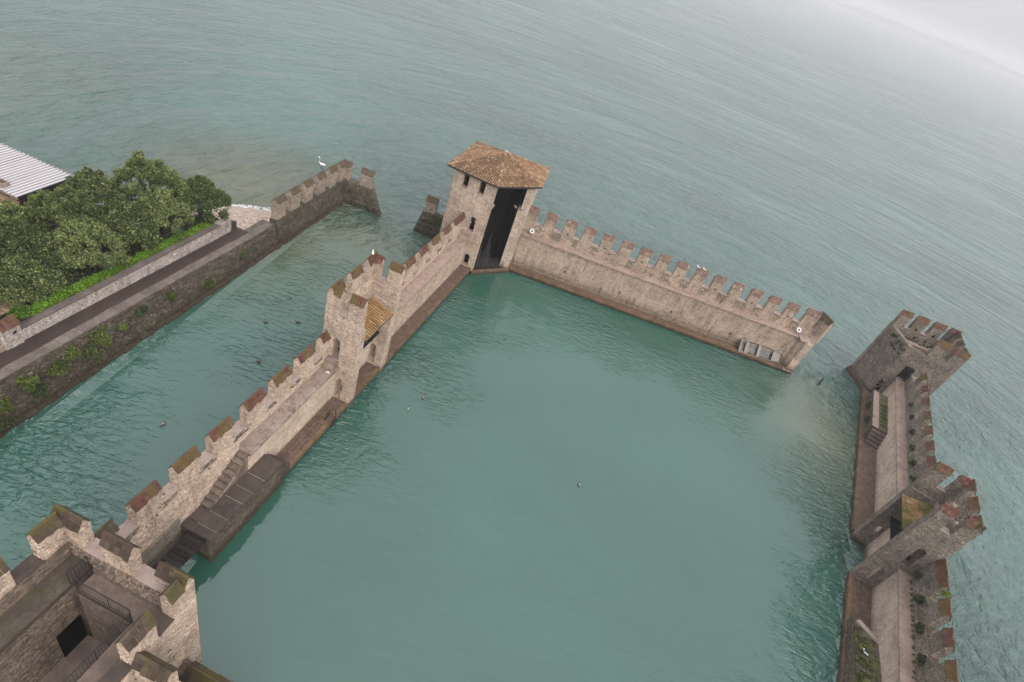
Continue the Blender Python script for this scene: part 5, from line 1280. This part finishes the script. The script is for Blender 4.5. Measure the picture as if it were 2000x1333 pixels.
# ================================================================== THINGS ON AND AROUND THE WALLS
def boat():
    fr = N_; P = fr.P
    # hull frame: the boat lies on its side, tilted against the wall, stern to the left
    o = P(31.0, -0.12, 0.50); xd = (P(36.55, 0.33, 0.52)-o).normalized(); L = 5.45
    yd = (P(31.3, 1.02, 1.98)-o); yd = (yd-xd*yd.dot(xd)).normalized(); zd = xd.cross(yd)      # zd points out of the open hull
    t = thing('rowing_boat', 'grey flat-bottomed boat with three benches, leaning on its side against the wall', 'boat', o)
    Q = lambda x, y, z: o+xd*x+yd*y+zd*z
    Wd = lambda x: 1.62 if x < 3.0 else 1.62-0.42*((x-3.0)/2.45)
    y0 = lambda x: 0.0 if x < 3.0 else 0.12*((x-3.0)/2.45)
    mb = MB(); xs = [0, 1, 2, 3, 4, 4.8, L]; dp = 0.5
    for a, b in zip(xs[:-1], xs[1:]):
        for s_ in (0, 1):
            ya, yb = (y0(a), y0(b)) if s_ == 0 else (y0(a)+Wd(a), y0(b)+Wd(b)); i_ = 0.05 if s_ == 0 else -0.05; f = 0.1 if s_ == 0 else -0.1
            mb.hexa([Q(a, ya+f, -dp), Q(b, yb+f, -dp), Q(b, yb+f+i_, -dp), Q(a, ya+f+i_, -dp), Q(a, ya, 0), Q(b, yb, 0), Q(b, yb+i_, 0), Q(a, ya+i_, 0)])
        mb.hexa([Q(a, y0(a)+.1, -dp-.04), Q(b, y0(b)+.1, -dp-.04), Q(b, y0(b)+Wd(b)-.1, -dp-.04), Q(a, y0(a)+Wd(a)-.1, -dp-.04), Q(a, y0(a)+.1, -dp), Q(b, y0(b)+.1, -dp), Q(b, y0(b)+Wd(b)-.1, -dp), Q(a, y0(a)+Wd(a)-.1, -dp)])
    mb.hexa([Q(0, .1, -dp), Q(.06, .1, -dp), Q(.06, 1.52, -dp), Q(0, 1.52, -dp), Q(-.06, 0, 0), Q(0, 0, 0), Q(0, 1.62, 0), Q(-.06, 1.62, 0)])
    mb.hexa([Q(L-.04, .2, -dp), Q(L, .2, -dp), Q(L, 1.22, -dp), Q(L-.04, 1.22, -dp), Q(L+.06, .13, 0), Q(L+.1, .13, 0), Q(L+.1, 1.3, 0), Q(L+.06, 1.3, 0)])
    mb.build('hull', m_boatin, t)
    def bar(name, m, x0, x1, ya, yb, z0, z1, w2=None):
        mb = MB(); mb.hexa([Q(x0, ya, z0), Q(x1, ya+(w2 or 0), z0), Q(x1, yb-(w2 or 0), z0), Q(x0, yb, z0), Q(x0, ya, z1), Q(x1, ya+(w2 or 0), z1), Q(x1, yb-(w2 or 0), z1), Q(x0, yb, z1)]); mb.build(name, m, t)
    for a, b in ((0, 3.0), (3.0, L+.08)):
        for top in (0, 1):
            ya = (y0(a) if not top else y0(a)+Wd(a)); yb = (y0(min(b, L)) if not top else y0(min(b, L))+Wd(min(b, L))); mb = MB()
            mb.hexa([Q(a, ya-.03, -.03), Q(b, yb-.03, -.03), Q(b, yb+.05, -.03), Q(a, ya+.05, -.03), Q(a, ya-.03, .03), Q(b, yb-.03, .03), Q(b, yb+.05, .03), Q(a, ya+.05, .03)]); mb.build('gunwale', m_boat, t)
    bar('transom_rail', m_boat, -.1, .02, 0, 1.62, -.03, .04)
    bar('bench', m_boat, .72, 1.12, .05, 1.57, -.14, -.08); bar('bench', m_boat, 2.42, 2.76, .05, 1.57, -.14, -.08); bar('bow_deck', m_boat, 4.45, L+.04, .14, 1.58, -.09, -.04, .1)
    bar('stern_seat', m_boat, .05, .62, .05, .2, -.16, -.1); bar('stern_seat', m_boat, .05, .62, 1.36, 1.57, -.16, -.1)
    for (x0, x1, nx, ny) in ((1.25, 2.3, 3, 6), (2.9, 4.3, 5, 6), (.12, .62, 1, 5)):
        for i in range(nx):
            for j in range(ny):
                w_ = (x1-x0)/nx; h_ = 1.16/ny; bar('duckboard', m_boatgrid, x0+w_*i+.02, x0+w_*(i+1)-.02, .24+h_*j+.02, .24+h_*(j+1)-.02, -dp+.02, -dp+.07)
    mb = MB(); mb.tube([Q(.25, 1.62, .03), Q(.2, 1.75, .12), Q(.35, 1.78, .05)], .03, 5); mb.build('rowlock', m_iron, t)
boat()

def floodlight(u, n, z, label):
    t = thing('floodlight', label, 'lamp', N_.P(u, n, z-.3), 'white floodlights on the north wall')
    d = (Vector((0, 0, CAMH))-N_.P(u, n, z)); d = (N_.n*-1.0+Vector((0, 0, .75))).normalized(); c_ = N_.P(u, n, z)
    a = d.cross(Vector((0, 0, 1))).normalized(); b = d.cross(a)
    def disc(mb, off0, r0, off1, r1, k=14):
        V = [c_+d*off0+a*math.cos(6.2832*i/k)*r0+b*math.sin(6.2832*i/k)*r0 for i in range(k)]+[c_+d*off1+a*math.cos(6.2832*i/k)*r1+b*math.sin(6.2832*i/k)*r1 for i in range(k)]
        mb.add(V, [(i, (i+1) % k, k+(i+1) % k, k+i) for i in range(k)]+[tuple(range(k, 2*k)), tuple(range(k))])
    mb = MB(); disc(mb, -.12, .16, .06, .28); mb.build('shade', m_lamp, t)
    mb = MB(); disc(mb, .058, .2, .075, .17); mb.build('lens', m_net, t)
    mb = MB(); mb.tube([c_-d*.1, N_.P(u, n+.05, z-.62)], .03, 5); mb.build('bracket', m_iron, t)
floodlight(1.35, 1.75, 5.2, 'round white floodlight on the wall-walk beside the corner tower')
floodlight(36.6, 1.7, 5.25, 'round white floodlight at the broken right end of the wall-walk')

def ladder():
    t = thing('ladder', 'black iron boarding ladder curving over the quay edge into the dock', 'ladder', W_.P(13.4, 0, .7))
    for u in (13.25, 13.68):
        mb = MB(); mb.tube([W_.P(u, .45, .74), W_.P(u, .4, 1.35), W_.P(u, .2, 1.65), W_.P(u, -.05, 1.6), W_.P(u, -.16, 1.2), W_.P(u, -.17, -.5)], .028, 6); mb.build('stile', m_iron, t, smooth=True)
    for z in (.1, .4, .7, 1.0):
        mb = MB(); mb.tube([W_.P(13.25, -.165, z), W_.P(13.68, -.165, z)], .02, 5); mb.build('rung', m_iron, t)
    part(t, 'foot_plate', m_iron, W_, (13.1, 13.83, .38, .52, .70, .745))
ladder()

def harbour_pole():
    t = thing('mooring_post', 'dark slanting timber post standing out of the water in the dock entrance', 'post', Vector((38.3, 63.6, 0)))
    mb = MB(); mb.tube([(37.9, 63.0, -.6), (38.35, 63.7, .35), (38.6, 64.1, .75)], [.13, .12, .1], 7); mb.build('pole', m_wood, t)
    t = thing('water_fence', 'thin submerged chain fence stretched across the dock entrance', 'fence', Vector((36, 61.5, 0)))
    A, Bq = N_.P(38.6, -0.4, .1), Vector((38.0, 63.2, .1))
    A = N_.P(38.4, -.4, 0.1); Bq = E_.P(-16.6, -3.2, 0.1)
    n = 16
    for i in range(n+1):
        p = A.lerp(Bq, i/n)+Vector((0, -1.0*math.sin(math.pi*i/n), 0)); mb = MB(); mb.tube([p-Vector((0, 0, .5)), p+Vector((random.uniform(-.04, .04), .05, .25))], .014, 4); mb.build('stake', m_iron, t)
    mb = MB(); mb.tube([A.lerp(Bq, i/n)+Vector((0, -1.0*math.sin(math.pi*i/n), .02)) for i in range(n+1)], .012, 4); mb.build('chain', m_iron, t)
harbour_pole()

# ---- birds -----------------------------------------------------------
def bird(kind, loc, ang, label, body, head, sc=1.0, group=None, cat='duck', wing=None, neck=False):
    t = thing(kind, label, cat, loc, group)
    c_, s_ = math.cos(ang), math.sin(ang)
    def X(x, y, z): return (loc[0]+sc*(x*c_-y*s_), loc[1]+sc*(x*s_+y*c_), loc[2]+sc*z)
    mb = MB(); k = 8; V = []; prof = [(-.26, .01, .10), (-.2, .06, .08), (-.08, .105, .075), (.06, .11, .075), (.16, .075, .085), (.2, .03, .1)]
    for (x, r, z) in prof:
        for j in range(k): V.append(X(x, r*math.cos(6.2832*j/k), z+r*.72*math.sin(6.2832*j/k)))
    F = [(i*k+j, i*k+(j+1) % k, (i+1)*k+(j+1) % k, (i+1)*k+j) for i in range(len(prof)-1) for j in range(k)]+[tuple(range(k)), tuple((len(prof)-1)*k+j for j in range(k))]
    if neck: nk = [X(.17, 0, .12), X(.27, 0, .26), X(.22, 0, .42), X(.24, 0, .54), X(.31, 0, .58)]
    else: nk = [X(.15, 0, .11), X(.19, 0, .18), X(.215, 0, .235)]
    mb.add(V, F, .5); mb.build('body', body, t, smooth=True)
    mb = MB(); mb.tube([Vector(p) for p in nk], [sc*.045, sc*.036, sc*.03, sc*.03, sc*.035][:len(nk)], 6)
    hp = nk[-1]; mb.ball(hp, (sc*.055, sc*.048, sc*.046), 8, 5); mb.build('head', head, t, smooth=True)
    mb = MB(); hx = (.31 if neck else .215); hz = (.58 if neck else .235)
    mb.tube([Vector(X(hx+.04, 0, hz-.005)), Vector(X(hx+.12, 0, hz-.03))], [sc*.022, sc*.012], 5); mb.build('beak', m_beak, t)
    for y in (-1, 1):
        mb = MB(); mb.hexa([X(.1, y*.09, .12), X(-.22, y*.04, .13), X(-.24, y*.05, .115), X(.08, y*.115, .08), X(.1, y*.085, .15), X(-.22, y*.02, .155), X(-.24, y*.06, .13), X(.08, y*.125, .1)]); mb.build('wing', wing or body, t)
g = 'ducks swimming on the water'
bird('duck', (-21.23, 23.86, 0), 1.1, 'black and white duck on the canal, left of the nearest capped merlons', m_grfeather, m_dkfeather, 0.9, g, wing=m_dkfeather)
bird('duck', (-21.64, 41.93, 0), 2.6, 'dark duck highest up the canal, level with the gate tower battlements', m_dkfeather, m_dkfeather, 0.85, g, wing=m_grfeather)
bird('duck', (-21.43, 37.36, 0), 0.2, 'brown duck mid-canal to the left of its companion by the wall', m_dkfeather, m_dkfeather, 0.85, g)
bird('duck', (-19.15, 38.92, 0), 0.4, 'brown duck on the canal close to the gate tower outer face', m_dkfeather, m_dkfeather, 0.9, g)
bird('duck', (-19.24, 32.69, 0), 0.2, 'small dark duck on the canal above the third capped merlon', m_dkfeather, m_dkfeather, 0.9, g)
bird('duck', (-5.47, 35.93, 0), 1.6, 'farther of the two pale-breasted ducks inside the dock', m_grfeather, m_dkfeather, 0.9, g, wing=m_dkfeather)
bird('duck', (-6.16, 33.95, 0), 1.7, 'nearer of the two pale-breasted ducks inside the dock', m_grfeather, m_dkfeather, 0.9, g, wing=m_dkfeather)
bird('duck', (9.82, 33.1, 0), 2.0, 'lone duck out in the middle of the dock', m_grfeather, m_dkfeather, 0.9, g, wing=m_dkfeather)
bird('swan', (-32.56, 69.2, 0), -3.1, 'white swan floating on the lake beyond the breakwater', m_white, m_white, 1.75, None, 'swan', neck=True)
g = 'gulls resting on the merlons'
bird('gull', N_.P(21.75, 2.42, 8.02), 2.6, 'left gull of the pair perched on a north wall merlon', m_white, m_white, 0.9, g, 'gull', wing=m_grfeather)
bird('gull', N_.P(22.55, 2.42, 8.0), 2.9, 'right gull of the pair perched on a north wall merlon', m_white, m_white, 0.9, g, 'gull', wing=m_grfeather)
bird('gull', W_.P(21.3, 2.7, 11.38), 2.0, 'gull on the far corner merlon of the pale gate tower', m_white, m_white, 0.9, g, 'gull', wing=m_grfeather)
bird('gull', W_.P(-0.15, 2.6, 5.44), 0.7, 'gull standing in a crenel between the mossiest capped merlons', m_white, m_dkfeather, 1.0, g, 'gull', wing=m_grfeather)
bird('gull', W_.P(14.5, 1.5, 4.21), 0.3, 'pale pigeon-like gull on the walkway just before the gate tower', m_white, m_grfeather, 0.8, g, 'gull', wing=m_grfeather)
bird('duck', E_.P(27.0, 0.75, 1.85), 2.4, 'black and white bird resting on the mossy ramp', m_dkfeather, m_white, 1.0, None, 'bird', wing=m_white)

# ---- weeds growing from the masonry ---------------------------------
def weed(p, r, m, label, group, out=Vector((0, 0, 0)), n=150, lf=.13):
    t = thing('wall_weed', label, 'plant', p, group); cs = []; rs = []
    for i in range(5): cs.append(p+out*(.4*r)+Vector((random.uniform(-r, r)*.6, random.uniform(-r, r)*.6, random.uniform(-.3, .5)*r))); s_ = r*random.uniform(.45, .8); rs.append((s_, s_, s_*.8))
    mb = MB(); leaf_quads(mb, cs, rs, n, lf, (0, 1)); build_leaves(mb, 'leaves', m, t)
    mb = MB()
    for i in range(4): mb.tube([p-out*.1, p+out*(.3*r)+Vector((random.uniform(-r, r)*.5, random.uniform(-r, r)*.5, r*.4))], .012, 4)
    mb.build('stem', m_bark, t)
ORD = ['first', 'second', 'third', 'fourth', 'fifth', 'sixth', 'seventh', 'eighth', 'ninth', 'tenth', 'eleventh', 'twelfth', 'thirteenth', 'fourteenth', 'fifteenth']
for i, (u, z, r_) in enumerate(((19.55, 5.0, .34), (22.0, 4.95, .40), (24.75, 4.9, .38), (27.4, 4.9, .46))):
    weed(E_.P(u, 2.93, z), r_, m_weed, ORD[i]+' dark weed tuft below the near gate tower, rooted high in the right-hand parapet', 'weeds on the right-hand wall', -E_.n, 130)
for i, (u, z, r_) in enumerate(((7.0, 4.9, .36), (4.2, 4.95, .34), (1.5, 5.0, .34), (-1.4, 5.0, .3), (-4.4, 5.0, .34), (-7.3, 5.0, .28))):
    weed(E_.P(u, 2.93, z), r_, m_weed, ORD[i]+' weed tuft beyond the grey gate tower, high on the parapet towards the end tower', 'weeds on the right-hand wall', -E_.n, 130)
mb = MB(); leaf_quads(mb, [E_.P(u+random.uniform(-.2, .2), 2.87, 4.03) for u in np.arange(19.4, 34, .42)], [(.2, .12, random.uniform(.05, .16)) for _ in range(36)], 40, .09, (0, 1)); build_leaves(mb, 'weed_strip', m_weedlite, te_near, 'stuff')
for i, (u, z) in enumerate(((0.2, 1.1), (1.2, 1.7), (2.6, 2.3), (3.3, 1.5), (4.8, 1.9), (5.9, 2.4), (7.2, 1.8), (8.6, 2.3), (10.4, 2.0), (12.3, 2.2), (15.6, 1.9), (19.7, 1.0), (24.8, 1.4))):
    f = (z+.8)*0.85/4.0
    weed(B_.P(u, f-.05, z), random.uniform(.5, .85) if u < 9 else random.uniform(.3, .48), (m_weed, m_weedlite, m_weedlite)[i % 3], 'weed clump on the dark quay wall, '+ORD[i]+' counting from the near end', 'weeds on the quay wall', -B_.n, 230)
def tufts(parent, name, m, spots, r, n): 
    mb = MB(); leaf_quads(mb, spots, [(r*random.uniform(.6, 1.1), r*random.uniform(.6, 1.1), r*random.uniform(.4, .8)) for _ in spots], n, .12, (0, 1)); build_leaves(mb, name, m, bpy.data.objects[parent], 'stuff')
tufts('breakwater_wall', 'moss', m_weed, [R_.P(u+random.uniform(-.3, .3), (2.95-z)*-.13+.5, z) for u in (.8, 1.6, 2.4, 3.2, 4.0) for z in (.5, 1.1, 1.6) if u+z < 4.9], .3, 90)
tufts('ruined_wall', 'moss', m_weed, [R_.P(u+random.uniform(-.3, .3), -.45+z*.16, z) for u in np.arange(10.2, 14.2, .5) for z in (.5, 1.2, 1.9, 2.6) if not (u < 11.6 and z > 2)], .36, 90)
tufts('end_tower', 'weeds', m_weed, [E_.P(-17.5-.42*n+random.uniform(-.2, .2), n, 7.66) for n in np.arange(-.3, 5.2, .45)], .24, 80)
tufts('end_tower', 'weeds', m_weed, [E_.P(-14.35-1.6*f+random.uniform(-.1, .1), .35-1.0*f, 8.0-random.uniform(0, 1.2)) for f in np.arange(0, 1.6, .12)], .26, 70)
tufts('end_tower', 'weeds', m_weed, [E_.P(u, 5.75+(u+14)*.09, 10.5) for u in (-15.3, -17.2, -19.2)], .38, 110)
for i, (u, n, z) in enumerate(((22.4, 3.3, 6.95), (18.5, 3.1, 11.1))): weed(E_.P(u, n, z), .3, m_weedlite, ('green tuft growing on the second merlon cap below the near gate tower', 'green tuft at the outer corner cap of the grey gate tower')[i], None, Vector((0, 0, 0)), 110)
weed(W_.P(41.2, 2.1, 4.3), .22, m_weedlite, 'small green tuft on the walkway in front of the corner tower door', None, Vector((0, 0, 0)), 80)
tufts('quay_ramp', 'moss', m_weedlite, [E_.P(u+random.uniform(-.2, .2), n, 1.28+(u-23.9)*.122+.02) for u in np.arange(25.3, 33, .42) for n in (.9, 1.25, 1.6)], .27, 60)
tufts('quay_ramp', 'moss', m_weed, [E_.P(u+random.uniform(-.2, .2), n, 1.25+(u-23.9)*.122) for u in np.arange(24.6, 33, .4) for n in (.35, .6, 1.85)], .27, 55)
